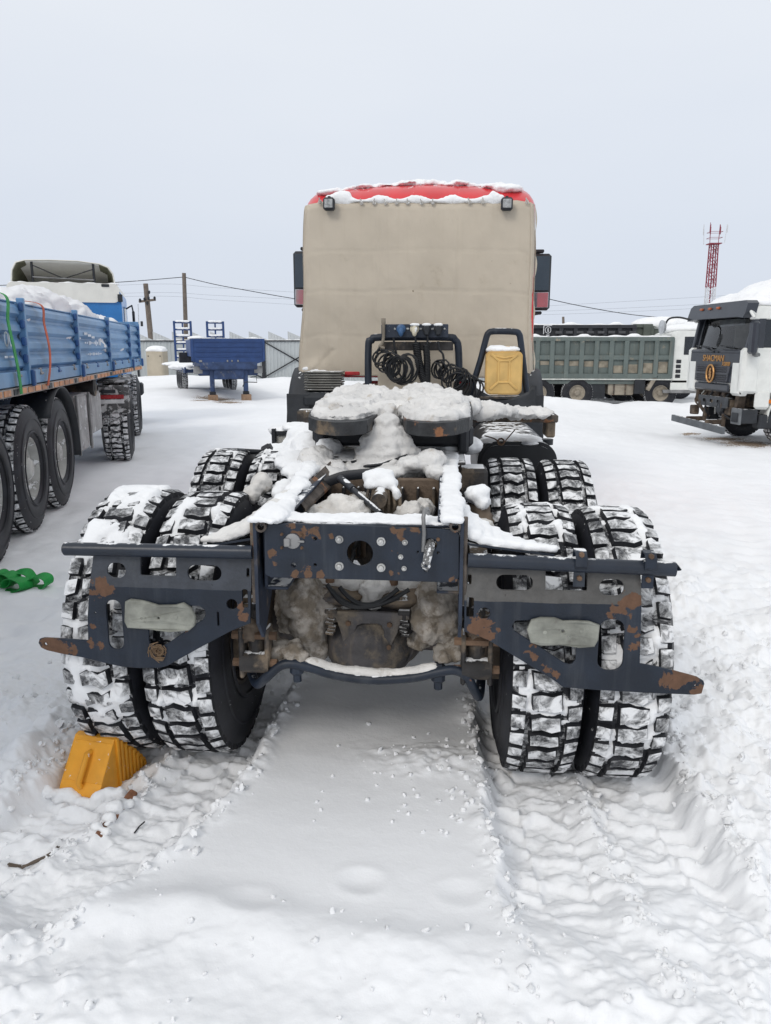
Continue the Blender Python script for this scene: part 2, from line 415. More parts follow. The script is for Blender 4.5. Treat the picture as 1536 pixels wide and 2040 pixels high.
# ================================================================== GROUND
def rut_left(y):      # inner edge of the left rut
    return np.interp(y, [1.2, 1.9, 2.15, 2.45, 2.8, 3.3, 9], [-1.0, -.80, -.70, -.56, -.50, -.47, -.47])
def rut_right(y):
    return np.interp(y, [1.2, 1.9, 2.2, 2.65, 3.3, 9], [.66, .58, .55, .52, .50, .50])
def ground_h(x, y):
    x = np.asarray(x, float); y = np.asarray(y, float)
    side = -.022 * np.clip(x, -1.3, 1.7) * (1 - sst(-1.3, -2.6, x))
    far = -.31 * sst(1.7, 7, x) * sst(5, 17, y) - .05 * sst(20, 40, y)
    h = side + far + .0
    near = (1 - sst(9, 14, y)) * sst(-2.6, -1.9, x) * (1 - sst(2.0, 3.2, x))
    # loose snow depth above the ruts
    h = h + .055 * near
    xl, xr = rut_left(y), rut_right(y)
    wob = (fbm2(x * 5, y * 5, 3, 5) - .5) * .09
    rl = sst(xl + .05, xl - .03, x + wob) * sst(xl - .76, xl - .68, x + wob)
    rr = sst(xr - .05, xr + .03, x + wob) * sst(xr + .78, xr + .70, x + wob)
    rs = sst(1.70, 2.30, y - .16 * sst(0, .5, x) + (fbm2(x * 3, y * 3, 2, 9) - .5) * .5) * (1 - sst(9.5, 11, y))
    rut = np.clip(rl + rr, 0, 1) * rs
    # tread print in the rut floor
    ul = (x - xl + .36) / .17; ur = (x - xr - .36) / .17
    uu = np.where(x < 0, ul, ur)
    colm = np.floor(uu * 1.0 + 8.5); fcol = np.abs(uu * 1.0 + 8.5 - colm - .5) * 2
    ph = y / .118 + .37 * colm + .12 * np.sin(uu * 7) + (fbm2(x * 5, y * 5, 3, 21) - .5) * 1.5
    prt = np.clip((.5 + .5 * np.sin(2 * np.pi * ph)) * 1.5 - .35, 0, 1) ** .8
    prt = np.maximum(prt, .5 * sst(.90, 1., fcol)) * np.clip(fbm2(x * 4, y * 9, 3, 31) * 2.4 - .5, 0, 1.2)
    mid = np.exp(-(np.where(x < 0, x - xl + .36, x - xr - .36) / .05) ** 2)
    floor = -.105 + .028 * prt + .035 * mid * (.5 + fbm2(x * 14, y * 14, 2, 3)) + .030 * (fbm2(x * 19, y * 24, 5, 41, .62) - .5) + .035 * (fbm2(x * 6, y * 6, 3, 43) - .5)
    h = h + rut * floor
    # crumbly ridges thrown up along the ruts
    for xe, sg in ((xl + .035, 1), (xr - .03, 1), (xl - .80, 1), (xr + .82, 1)):
        g = np.exp(-((x + wob * .6 - xe) / .052) ** 2) * rs
        h = h + g * (.010 + .075 * np.clip(fbm2(x * 15, y * 15, 4, 51) - .30, 0, 1))
    # lumps
    smooth_c = sst(xl - .02, xl + .10, x) * sst(xr + .02, xr - .10, x) * sst(1.66, 2.04, y + (fbm2(x * 2.2, y * 2.2, 2, 77) - .5) * .35) 
    lump = (1 - smooth_c) * (1 - rut) 
    l1 = fbm2(x * 3.1, y * 3.1, 4, 61); l2 = fbm2(x * 9, y * 9, 4, 71); l3 = np.abs(fbm2(x * 6, y * 6, 4, 81) - .5) * 2
    lr = sst(.9, 1.35, x) * (1 - sst(4.5, 8.5, y)) * (1 - sst(2.6, 4.2, x) * .6)
    lf = (1 - sst(1.75, 2.45, y)) * (.35 + .65 * sst(.3, .9, np.abs(x)))
    ll = sst(-1.0, -1.4, x) * (1 - sst(3.2, 4.6, y)) * .75
    A = np.clip(lr + lf * .8 + ll, 0, 1) * lump
    soft = lf * sst(1.0, .5, np.abs(x))
    h = h + A * (.13 * (l1 - .5) + (.085 - .045 * soft) * (l2 - .42) + (.05 - .02 * soft) * (.28 - l3))
    cells = np.clip(fbm2(x * 19, y * 19, 3, 91) - .45, 0, 1)
    h = h + A * (.06 - .04 * soft) * cells
    chunk = np.clip(vn2(x * 13 + 3 * l2, y * 13 + 3 * l1, 93) - .62, 0, .2) * fbm2(x * 40, y * 40, 2, 94)
    h = h + A * .22 * chunk * sst(.45, .6, l1)
    # soft bank across the foreground
    yb = 1.90 + .14 * (fbm2(x * 2, y * 0 + .5, 2, 13) - .5) - .05 * x
    h = h + .034 * np.exp(-((y - yb) / .10) ** 2) * sst(-1.1, -.6, x) * sst(.9, .35, x) * (.4 + fbm2(x * 5, y * 5, 2, 15))
    # smooth middle: barely rippled, filled up towards the axle
    h = h + smooth_c * (.006 * (fbm2(x * 3, y * 6, 2, 17) - .5) + .02 * sst(2.1, 3.2, y))
    h = h + smooth_c * .030 * np.exp(-((x - .28) / .26) ** 2 - ((y - 2.90) / .12) ** 2) * (.4 + fbm2(x * 24, y * 24, 3, 19))
    for (px, py, ra, dp) in ((720, 1752, .040, .009), (495, 1802, .045, .006), (918, 1770, .04, .007)):
        cx, cy = G(px, py, .06); q = ((x - cx) / (ra * 1.25)) ** 2 + ((y - cy) / ra) ** 2
        h = h - dp * np.exp(-q) + .35 * dp * np.exp(-((np.sqrt(q) - 1.7) / .5) ** 2)
    # driven yard: packed snow with faint wheel lines; drifts further off
    yard = sst(4, 6.5, y) + sst(-1.5, -2.3, x) * sst(3.4, 4.5, y); yard = np.clip(yard, 0, 1)
    h = h + yard * (.045 * (fbm2(x * 1.8, y * .9, 3, 23) - .5) + .050 * (fbm2(x * 5, y * 4, 4, 25) - .5) + .022 * (fbm2(x * 15, y * 11, 3, 24) - .5) * (1 - sst(7, 12, y)))
    h = h - yard * .05 * np.clip(vn2(x * 2.6 + 2 * l1, y * 2.0 + 2 * l2, 28) - .70, 0, 1) * sst(1.3, 1.9, x) * (1 - sst(11, 18, y))
    h = h + yard * .022 * np.clip(fbm2(x * 4.5, y * 4.5, 3, 26) - .52, 0, 1) * 2 * sst(1.6, 2.4, x)
    for x0, k in ((-2.05, -.16), (-2.45, -.16), (-1.75, -.05), (2.9, .9), (3.6, .9), (2.6, .25), (3.0, .25)):
        q = x - x0 - k * (y - 5)
        h = h - yard * .038 * np.exp(-(q / .15) ** 2) * (.55 + .45 * np.sin(y / .045 + 6 * q)) * (1 - sst(18, 26, y))
    h = h + sst(12, 22, y) * .16 * (fbm2(x * .35, y * .35, 3, 27) - .5)
    # drifts against the parked trucks and the fence
    h = h + .30 * np.exp(-((y - 26.3 - .5 * np.sin(x)) / .75) ** 2) * sst(2.2, 3.6, x) * sst(10, 8.5, x) * (.55 + .9 * fbm2(x * .9, y * .9, 2, 29))
    h = h + .35 * np.exp(-((y - 38.5) / 2.2) ** 2) * sst(-3, -6, x) * sst(-26, -14, x) * (.4 + fbm2(x * .5, y * .5, 2, 33))
    h = h + .28 * np.exp(-((x + 9.3) / 1.5) ** 2 - ((y - 27) / 3) ** 2)
    # scooped by the chock
    cx, cy = -1.20, 2.83
    h = h - .06 * np.exp(-((x - cx) / .17) ** 2 - ((y - cy) / .20) ** 2)
    h = h + .10 * np.exp(-((x - cx + .21) / .07) ** 2 - ((y - cy - .02) / .25) ** 2) * (.5 + fbm2(x * 9, y * 9, 2, 35))
    return h
def gz(x, y): return float(ground_h(np.array([x]), np.array([y]))[0])

def spaced(lo, hi, a, b, st, gr, mxs):
    """fine steps st inside a..b, growing by gr outside"""
    xs = list(np.arange(a, b, st)); s = st; x = xs[-1]
    while x < hi: s = min(s * gr, mxs * max(1, abs(x) / 20)); x += s; xs.append(x)
    s = st; x = a; pre = []
    while x > lo: s = min(s * gr, mxs * max(1, abs(x) / 20)); x -= s; pre.append(x)
    return np.array(pre[::-1] + xs)
gx = spaced(-700, 700, -1.75, 1.95, .0072, 1.026, 3.); gy = spaced(-300, 900, 1.5, 3.6, .0062, 1.0125, 3.)
XX, YY = np.meshgrid(gx, gy); ZZ = ground_h(XX.ravel(), YY.ravel())
nx, ny = len(gx), len(gy)
me = bpy.data.meshes.new('ground'); me.vertices.add(nx * ny)
me.vertices.foreach_set('co', np.stack([XX.ravel(), YY.ravel(), ZZ], 1).ravel())
i0 = (np.arange(ny - 1)[:, None] * nx + np.arange(nx - 1)[None]).ravel()
q = np.stack([i0, i0 + 1, i0 + nx + 1, i0 + nx], 1)
me.loops.add(q.size); me.loops.foreach_set('vertex_index', q.ravel()); me.polygons.add(len(q))
me.polygons.foreach_set('loop_start', np.arange(len(q)) * 4); me.polygons.foreach_set('loop_total', np.full(len(q), 4)); me.update(); me.validate()
spots = []
for a, z, r in (((1440, 874), -.35, .55), ((1490, 885), -.35, .6), ((1375, 862), -.35, .25), ((430, 795), 0, .7), ((455, 800), 0, .5), ((400, 800), 0, .3)):
    p = G(*a, z); spots.append((p[0], p[1], z, r))
gm = mat('ground_snow', (.86, .868, .882), .78, var=.025, vs=1.1, bump=.05, bs=70, bump2=(6., .007), spots=spots, spotcol=(.30, .23, .17), spec=.22)
ground = link('ground', me, gm, None, True); ground['kind'] = 'structure'

# crumbs of snow along the ruts and over the churned snow: uncountable
def crumbs():
    rnd = random.Random(3); mb = MB(); V = []
    for k in range(1700):
        t = rnd.random()
        if t < .62:
            y = rnd.uniform(1.75, 3.6); e = rnd.choice([rut_left(y) + .03, rut_right(y) - .03, rut_left(y) - .38, rut_right(y) + .38, rut_right(y) + .82, rut_left(y) - .8]); x = float(e) + rnd.gauss(0, .035); r = .0035 + .013 * rnd.random() ** 2.5
        elif t < .9:
            y = rnd.uniform(1.6, 4.6); x = rnd.uniform(1.2, 2.4) if rnd.random() < .7 else rnd.uniform(-1.9, -1.2); r = .004 + .020 * rnd.random() ** 2.5
        elif t < .94:
            x = rnd.gauss(.28, .2); y = rnd.gauss(2.75, .2); r = rnd.uniform(.003, .011)
        else:
            x = rnd.uniform(-1.1, 1.3); y = rnd.uniform(1.55, 2.05); r = .003 + .010 * rnd.random() ** 2.5
        V.append((x, y, r))
    zs = ground_h(np.array([a[0] for a in V]), np.array([a[1] for a in V]))
    for (x, y, r), z in zip(V, zs):
        n0 = len(mb.v); mb.ell((x, y, z + r * .25), (r * rnd.uniform(.8, 1.5), r * rnd.uniform(.7, 1.2), r * rnd.uniform(.6, 1.)), (rnd.random(), rnd.random(), rnd.random() * 6), 7, 5)
        for i in range(n0, len(mb.v)):
            p = mb.v[i]; j = 1 + rnd.uniform(-.38, .38); mb.v[i] = (x + (p[0] - x) * j, y + (p[1] - y) * j, z + (p[2] - z) * j)
    o = mb.build('snow_crumbs', snow_m, None, 70); o['kind'] = 'stuff'
    o['label'] = 'loose crumbs of snow along the wheel ruts'
crumbs()

# ================================================================== TRACTOR TRUCK (the subject)
truck = thing('tractor_truck', 'navy tractor truck chassis with red cab, snowy fifth wheel and canvas-covered cab back', 'truck', (0, 6, 0), absolute=True)
DA, TA, RT = 3.22, 1.40, .576
WX = (1.018, .70)

# ---- wheels
def tyre_meshes(Rr=.565, tw=.122, sw=.158, rim=.27, N=40, sd=1):
    rnd = random.Random(sd)
    t = MB()
    prof = [(-sw * .72, rim), (-sw * .86, rim + .02), (-sw * .98, rim + .09), (-sw, rim + .13), (-sw * .96, Rr - .10), (-sw * .90, Rr - .065), (-tw * 1.04, Rr - .030)]
    t.lathe(prof, n=72, mi=0)
    t.lathe([(-tw * 1.04, Rr - .030), (-tw * .5, Rr - .023), (0, Rr - .021), (tw * .5, Rr - .023), (tw * 1.04, Rr - .030)], n=72, mi=1)
    t.lathe([(-a, r) for a, r in prof][::-1], n=72, mi=0)
    # raised rings on the sidewall
    for s_ in (-1, 1):
        for rr in (Rr - .125, rim + .055): t.lathe([(s_ * sw * .965, rr - .008), (s_ * sw * 1.02, rr), (s_ * sw * .965, rr + .008)], n=72, mi=0)
    tyre = t.mesh('tyre'); tyre.polygons.foreach_set('use_smooth', [True] * len(tyre.polygons))
    b = MB(); st = 2 * math.pi / N
    def block(poly, a0, top, low, ins):
        cx = sum(p[0] for p in poly) / len(poly); ca = sum(p[1] for p in poly) / len(poly); n = len(poly); v = []
        for k, (x, a) in enumerate(poly):
            r = low[k] if isinstance(low, list) else low
            an = a0 + a * st; v.append((x, r * math.cos(an), r * math.sin(an)))
        for k, (x, a) in enumerate(poly):
            x2 = cx + (x - cx) * ins; a2 = ca + (a - ca) * ins; an = a0 + a2 * st
            r = (top - .30 * max(0, abs(x2) - tw * .72)); v.append((x2, r * math.cos(an), r * math.sin(an)))
        v.append((cx, top * 1.003 * math.cos(a0 + ca * st), top * 1.003 * math.sin(a0 + ca * st)))
        b.add(v, [(i, (i + 1) % n, n + (i + 1) % n, n + i) for i in range(n)], 0)
        b.add(v, [(n + i, n + (i + 1) % n, 2 * n) for i in range(n)], 1)
    for k in range(N):
        a0 = k * st; j = lambda: rnd.uniform(-.10, .10)
        w_ = tw
        block([(-.52 * w_, -.36 + j()), (-.20 * w_, -.46 + j()), (.16 * w_, -.34 + j()), (.46 * w_, -.42 + j()), (.52 * w_, .30 + j()), (.22 * w_, .46 + j()), (-.14 * w_, .34 + j()), (-.48 * w_, .42 + j())], a0, Rr, Rr - .026, .86)
        for s_ in (-1, 1):
            o_ = .0 if s_ < 0 else .5
            block([(s_ * .60 * w_, -.40 + o_ + j()), (s_ * w_ * 1.0, -.41 + o_ + j() * .5), (s_ * w_ * 1.08, -.38 + o_), (s_ * w_ * 1.08, .36 + o_), (s_ * w_ * 1.0, .38 + o_ + j() * .5), (s_ * .62 * w_, .38 + o_ + j())], a0, Rr - .003, [Rr - .03, Rr - .03, Rr - .052, Rr - .052, Rr - .03, Rr - .03], .86)
    tread = b.mesh('tread')
    return tyre, tread
TYRE, TREAD = tyre_meshes()
for k in (side_m, tgrv_m): TYRE.materials.append(k)
for k in (rub_m, ttop_m): TREAD.materials.append(k)
rimp = mat('rim_dark', (.05, .043, .037), .75, var=.4, bump=.3, mud=.4)
rimw = mat('rim_frosty', (.42, .42, .40), .7, var=.2, bump=.3, frost=.35, fs=7)
def rim_mesh(rim=.27, sw=.158, dish=.06):
    m_ = MB()
    m_.lathe([(-sw * .78, rim + .018), (-sw * .8, rim - .005), (-sw * .55, rim - .02), (0, rim - .05), (sw * .5, rim - .03), (sw * .8, rim - .005), (sw * .78, rim + .018)], n=40)
    m_.lathe([(sw * .45, rim - .03), (sw * .45 - .01, rim - .06), (dish, rim - .10), (dish, .11), (dish + .05, .10), (dish + .07, .07), (dish + .07, 0)], n=40)
    for k in range(10):
        a = 2 * math.pi * k / 10; c = (dish, .145 * math.cos(a), .145 * math.sin(a)); m_.cyl(c, (dish + .03, c[1], c[2]), .016, n=6)
    me_ = m_.mesh('rim'); return me_
RIMD = rim_mesh(); RIMD.materials.append(rimp)
RIMW = RIMD.copy(); RIMW.materials.clear(); RIMW.materials.append(rimw)
def wheel(parent, loc, face=1, scale=1., rot=0., rimmesh=None, name='wheel', wide=1.):
    e_ = bpy.data.objects.new(name, None); COL.objects.link(e_); e_.empty_display_size = .1
    par(e_, parent); e_.location = loc; e_.rotation_euler = (rot, 0, 0)
    for nm, me_ in (('tyre', TYRE), ('tread', TREAD), ('rim', rimmesh or RIMD)):
        c = bpy.data.objects.new(nm, me_); COL.objects.link(c); c.parent = e_
        c.scale = (scale * wide * (face if nm == 'rim' else 1), scale * 1.019, scale * 1.019)
    return e_
def axz(x): return RT - .048 - x * .024
drum_m = mat('brake_drum', (.09, .07, .055), .85, var=.4, bump=.3, mud=.5)
n_ = 0
for ya in (DA, DA + TA):
    for s_ in (-1, 1):
        for k, wx in enumerate(WX):
            n_ += 1
            w_ = wheel(truck, (s_ * wx, ya, axz(s_ * wx)), face=s_ * (1 if k == 0 else -1), rot=n_ * .73)
        d = MB(); d.lathe([(0, .09), (0, .20), (s_ * .16, .205), (s_ * .16, .06)], (s_ * .43, ya, axz(s_ * .43)), n=32); d.build('brake_drum', drum_m, truck, 30)
for s_ in (-1, 1): wheel(truck, (s_ * 1.02, 9.05, axz(s_ * .8)), face=s_, rot=.4 * s_)

# snow lying on the tyre tops
def tyre_snow(x, ya, a0, a1, th, cov, sd, w0=-.125, w1=.118, parent=truck):
    nu, nv = 26, 70; z0 = axz(x); U, Vv = np.meshgrid(np.linspace(0, 1, nu), np.linspace(0, 1, nv)); U = U.ravel(); Vv = Vv.ravel()
    X = w0 + (w1 - w0) * U; A = np.radians(a0 + (a1 - a0) * Vv)
    n1 = fbm(np.stack([X * 14, A * 8, X * 0 + sd], 1), 4, sd)
    edge = np.minimum(np.minimum(U, 1 - U) * 6, np.minimum(Vv, 1 - Vv) * 5); edge = np.clip(edge, 0, 1)
    hgt = (n1 - (1 - cov)) * edge * 5 - (1 - edge) * .6
    r = RT - .016 + th * np.clip(hgt, -.6, 1) + .006 * (fbm(np.stack([X * 60, A * 30, X * 0], 1), 2, 4) - .5)
    co = np.stack([x + X, ya - r * np.cos(A), z0 + r * np.sin(A)], 1)
    f = [(j * nu + i, j * nu + i + 1, (j + 1) * nu + i + 1, (j + 1) * nu + i) for j in range(nv - 1) for i in range(nu - 1) if max(hgt[[j * nu + i, j * nu + i + 1, (j + 1) * nu + i + 1, (j + 1) * nu + i]]) > -.45]
    me_ = bpy.data.meshes.new('snow_cap'); me_.from_pydata([tuple(c) for c in co], [], f)
    bm = bmesh.new(); bm.from_mesh(me_); bmesh.ops.delete(bm, geom=[v for v in bm.verts if not v.link_faces], context='VERTS'); bmesh.ops.recalc_face_normals(bm, faces=bm.faces); bm.to_mesh(me_); bm.free()
    return link('snow_cap', me_, snow_m, parent, True)
tyre_snow(-1.018, DA, 38, 118, .030, .66, 1)
tyre_snow(-.70, DA, 55, 115, .02, .50, 2)
tyre_snow(-.70, DA + TA, 60, 130, .03, .62, 3)
tyre_snow(-1.018, DA + TA, 70, 125, .02, .45, 4)
tyre_snow(.70, DA, 60, 115, .02, .46, 5)
tyre_snow(1.018, DA, 60, 115, .02, .50, 6)
tyre_snow(1.018, DA, 5, 40, .018, .45, 8)
tyre_snow(-1.018, DA, -38, 30, .018, .52, 9)
tyre_snow(.70, DA, -30, 40, .016, .40, 10)
tyre_snow(-.70, DA, -35, 30, .016, .44, 12)
tyre_snow(1.018, DA, -40, 8, .016, .42, 13)

# ---- rear end: crossmember, wing plates, tube bars
YP = 2.6
def z6(x, y): return PY(460 + x / 2.954, 1000 + y / 2.954, YP)
def z5(x, y): return PY(60 + x / 3.2, 1040 + y / 3.2, YP)
def z7(x, y): return PY(900 + x / 2.954, 1040 + y / 2.954, YP)
flat = lambda u, v, h: (u, YP + h, v)
xm_spots = [(*[(z6(a, b))[0]], YP, z6(a, b)[1], r) for a, b, r in ((430, 165, .026), (500, 185, .022), (365, 150, .02), (250, 305, .016), (255, 365, .012), (450, 395, .026), (380, 425, .02), (520, 425, .018), (955, 285, .012), (1010, 190, .018), (945, 410, .018), (990, 430, .014), (1310, 450, .018), (1080, 155, .016), (960, 165, .014), (585, 200, .012), (720, 470, .01))]
xm_m = mat('crossmember_paint', NAVY, .40, var=.25, vs=7, bump=.12, bs=80, spots=xm_spots, spotcol=(.125, .072, .045), spec=.4, streak=.22, mudcol=(.13, .14, .15))
ol = [z6(*p) for p in ((200, 150), (225, 130), (420, 128), (760, 140), (1250, 160), (1325, 168), (1340, 190), (1340, 440), (1325, 470), (760, 452), (240, 440), (205, 420))]
hl = [circ(*z6(760, 300), .0475, 28)] + [circ(*z6(a, b), r_ / 1640) for a, b, r_ in ((370, 370, 17), (497, 215, 13), (497, 368, 12), (1150, 398, 15), (1220, 297, 11), (1101, 292, 9))] + [circ(*z6(1175, 248), .024, 14)]
cmr = curve_plate('rear_crossmember', ol, hl, .010, flat, xm_m, truck)
def part_box(name, c, d, m, parent=truck, bev=.004, rot=None): b_ = MB(); b_.box(c, d, rot, bev); return b_.build(name, m, parent)
xc, zc_ = z6(768, 300)
part_box('crossmember_flange', (xc, YP + .085, z6(768, 138)[1] - .002), (.70, .16, .008), navy_m)
part_box('crossmember_flange', (xc, YP + .06, z6(768, 452)[1] + .004), (.69, .10, .008), navy_m)
for a, b, r_ in ((640, 218, 24), (640, 375, 26), (885, 230, 26), (885, 383, 26), (1025, 235, 17), (1020, 388, 15), (302, 187, 9), (303, 265, 9), (420, 190, 9), (420, 267, 9), (1000, 320, 15), (1220, 217, 11)):
    x, z = z6(a, b); r0 = r_ / 1640
    b_ = MB(); b_.lathe([(-.006, r0), (-.011, r0 * .95), (-.011, r0 * .62)], (x, YP, z), 'y', 18); b_.lathe([(-.011, r0 * .60), (-.020, r0 * .56), (-.023, 0)], (x, YP, z), 'y', 8)
    b_.build('bolt', bolt_m if r_ > 12 else rbolt_m, truck, 40)
x, z = z6(365, 228); b_ = MB(); b_.lathe([(-.006, .028), (-.010, .027), (-.014, .012), (-.014, 0)], (x, YP, z), 'y', 22); b_.box((x - .018, YP - .016, z - .003), (.022, .014, .03), None, .003); b_.box((x + .03, YP - .01, z), (.025, .008, .008), None, .002)
b_.build('cover_plate', steel_m, truck, 40)
# hook hanging over the crossmember and the broken coupling stub in its hole
x, z = z6(1140, 60); x2, z2 = z6(1133, 285)
b_ = MB(); b_.tube([(x + .012, YP + .07, z - .02), (x + .008, YP + .035, z + .005), (x, YP + .004, z + .006), (x - .004, YP - .012, z - .015), (x2 + .002, YP - .014, (z + z2) / 2), (x2, YP - .014, z2)], .0075, 8); b_.build('hook', steel_m, truck, 50)
x, z = z6(1175, 250); x2, z2 = z6(1150, 345)
b_ = MB(); b_.tube([(x, YP + .03, z + .01), (x - .002, YP - .02, z - .005), (x2, YP - .05, z2)], [.016, .017, .013], 10); b_.lathe([(0, .014), (-.012, .017), (-.02, .006)], (x2, YP - .045, z2), 'y', 10); b_.build('coupling_stub', mat('frosted_hose', (.12, .12, .12), .8, var=.5, bump=.5, frost=.45, fs=40), truck, 50)

def slot(f, x0, y0, x1, y1, r): 
    a = f(x0, y0); b = f(x1, y1); return rrect(min(a[0], b[0]), min(a[1], b[1]), max(a[0], b[0]), max(a[1], b[1]), r)
# left wing
lsp = [(*[z5(a, b)[0]], YP, z5(a, b)[1], r) for a, b, r in ((430, 405, .034), (490, 430, .022), (400, 440, .03), (440, 770, .022), (400, 765, .018), (1370, 590, .024), (1345, 530, .016), (120, 775, .04), (200, 800, .035), (290, 815, .025), (820, 820, .025), (1000, 690, .012), (410, 660, .01), (445, 140, .012))]
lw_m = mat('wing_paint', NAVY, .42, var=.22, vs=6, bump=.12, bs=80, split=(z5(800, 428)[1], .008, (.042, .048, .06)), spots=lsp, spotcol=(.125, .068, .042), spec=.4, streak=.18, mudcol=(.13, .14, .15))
ol = [z5(*p) for p in ((396, 195), (1405, 215), (1408, 400), (1404, 640), (1280, 690), (1075, 800), (875, 912), (830, 924), (700, 926), (590, 918), (480, 893), (340, 858), (215, 836), (110, 812), (75, 795), (60, 768), (66, 745), (90, 738), (200, 743), (376, 757), (372, 600), (385, 400))]
hl = [slot(z5, 480, 260, 612, 362, .03), slot(z5, 690, 222, 932, 350, .008), slot(z5, 995, 275, 1222, 380, .03), slot(z5, 480, 490, 607, 815, .035),
      [z5(*p) for p in ((640, 520), (1080, 530), (1118, 555), (1125, 585), (1105, 625), (1050, 655), (900, 762), (850, 790), (790, 790), (762, 770), (756, 740), (756, 672), (640, 660))],
      circ(*z5(1288, 522), .0215), slot(z5, 1374, 296, 1398, 356, .006), slot(z5, 1350, 424, 1394, 548, .008), slot(z5, 1190, 568, 1212, 662, .003), circ(*z5(418, 576), .005, 10), circ(*z5(1164, 400), .003, 8), circ(*z5(102, 776), .008, 12)]
bl = z5(800, 425)[1]
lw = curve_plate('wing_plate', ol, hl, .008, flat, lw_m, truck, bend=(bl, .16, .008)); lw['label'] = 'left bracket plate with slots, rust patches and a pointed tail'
rsp = [(*[z7(a, b)[0]], YP, z7(a, b)[1], r) for a, b, r in ((1060, 480, .04), (950, 510, .03), (1000, 500, .03), (1090, 450, .02), (930, 545, .015), (150, 610, .04), (195, 640, .03), (1070, 640, .02), (1065, 730, .02), (480, 800, .02), (520, 840, .014), (555, 870, .016), (1350, 930, .045), (1420, 950, .035), (1270, 930, .03), (1450, 985, .03), (610, 895, .014), (480, 715, .012), (275, 630, .012), (435, 768, .009))]
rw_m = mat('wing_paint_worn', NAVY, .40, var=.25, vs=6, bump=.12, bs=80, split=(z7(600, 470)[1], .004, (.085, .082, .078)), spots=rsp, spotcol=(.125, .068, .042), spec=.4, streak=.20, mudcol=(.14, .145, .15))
ol = [z7(*p) for p in ((75, 255), (1118, 300), (1115, 420), (1102, 832), (1200, 850), (1300, 874), (1440, 912), (1478, 935), (1482, 950), (1466, 1004), (1424, 1011), (1150, 1000), (880, 985), (655, 967), (600, 925), (420, 815), (215, 690), (130, 655), (75, 640))]
hl = [slot(z7, 262, 315, 480, 410, .03), slot(z7, 555, 290, 800, 412, .006), slot(z7, 872, 340, 1018, 440, .03), circ(*z7(190, 535), .0225), slot(z7, 868, 567, 1003, 875, .038),
      [z7(*p) for p in ((372, 576), (470, 572), (845, 590), (845, 700), (740, 715), (733, 740), (730, 805), (712, 832), (690, 838), (660, 830), (500, 725), (365, 640), (352, 610))],
      slot(z7, 92, 315, 118, 374, .006), slot(z7, 86, 440, 130, 560, .008), circ(*z7(1432, 960), .005, 10), circ(*z7(315, 430), .003, 8)]
bl = z7(600, 470)[1]
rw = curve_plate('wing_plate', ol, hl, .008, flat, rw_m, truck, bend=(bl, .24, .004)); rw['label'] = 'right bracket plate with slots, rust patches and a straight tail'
# tube bars along the top of both wings
tb_m = mat('tube_paint', NAVY, .38, var=.2, vs=8, bump=.12, dust=.28, rust=.06, spec=.5)
a = z5(218, 168); b = z5(1420, 190)
b_ = MB(); b_.tube([(a[0], YP - .005, a[1]), (a[0] + .006, YP - .005, a[1]), (b[0], YP - .005, b[1])], [.018, .0245, .0245], 18); b_.build('tube_bar', tb_m, truck, 40)
a = z7(95, 222); b = z7(1312, 275)
b_ = MB(); b_.tube([(a[0], YP - .005, a[1]), (b[0], YP - .005, b[1]), (b[0], YP - .005, b[1])], [.0255, .0255, .021], 18); b_.build('tube_bar', tb_m, truck, 40)
for ca, cb in (((755, 170), (755, 375)), ((1160, 180), (1163, 385))):
    a = z7(*ca); b = z7(*cb); b_ = MB()
    pf = [(YP + .03, a[1] - .022), (YP + .022, a[1] + .004), (YP - .02, a[1] + .004), (YP - .038, a[1] - .012), (YP - .040, a[1] - .045), (YP - .022, a[1] - .066), (YP - .012, a[1] - .074), (YP - .012, b[1])]
    pf = pf + [(q[0] + (.006 if k > 3 else .0), q[1] - (.006 if k <= 3 else 0)) for k, q in list(enumerate(pf))[::-1]]
    b_.prism(pf, -.0195, .0195, lambda u, v, h, x=a[0]: (x + h, u, v))
    c_ = b_.build('bar_clamp', navy_m, truck)
    for dz in (-.02, .055):
        q = MB(); zz = b[1] + .02 + (dz + .02) if dz < 0 else a[1] - .016; q.lathe([(-.03 if dz > 0 else -.012, .010), (-.042 if dz > 0 else -.024, .009), (-.043 if dz > 0 else -.026, 0)], (a[0], YP, zz + .012), 'y', 6); q.build('bolt', rbolt_m, c_)
# lamp mounting blanks on the wings
blank_m = mat('blank_plate', (.24, .245, .215), .75, var=.35, vs=10, bump=.5, bs=40, rust=.16, mud=.25, ms=9, mudcol=(.13, .125, .11), frost=.04)
for f_, pts, hole in ((z5, ((628, 500), (650, 490), (720, 500), (830, 525), (940, 522), (985, 512), (1030, 545), (1055, 600), (1050, 650), (1020, 675), (900, 678), (760, 668), (640, 655), (625, 620)), (835, 598)),
                      (z7, ((445, 620), (470, 570), (520, 560), (600, 562), (650, 578), (730, 572), (800, 578), (858, 602), (850, 680), (830, 715), (740, 716), (640, 706), (520, 712), (465, 690)), (650, 630))):
    b_ = curve_plate('lamp_mount', [f_(*p) for p in pts], [circ(*f_(*hole), .009, 12)], .012, lambda u, v, h: (u, YP - .016 + h + .008 * math.sin(u * 30), v), blank_m, truck, bevel=.004)
    for dx in (-.055, .055):
        c = f_(*hole); q = MB(); q.lathe([(0, .008), (-.003, .007), (-.004, 0)], (c[0] + dx * 1.15, YP - .024, c[1] + .004 * dx * 20), 'y', 12); q.build('rivet', blank_m, b_)
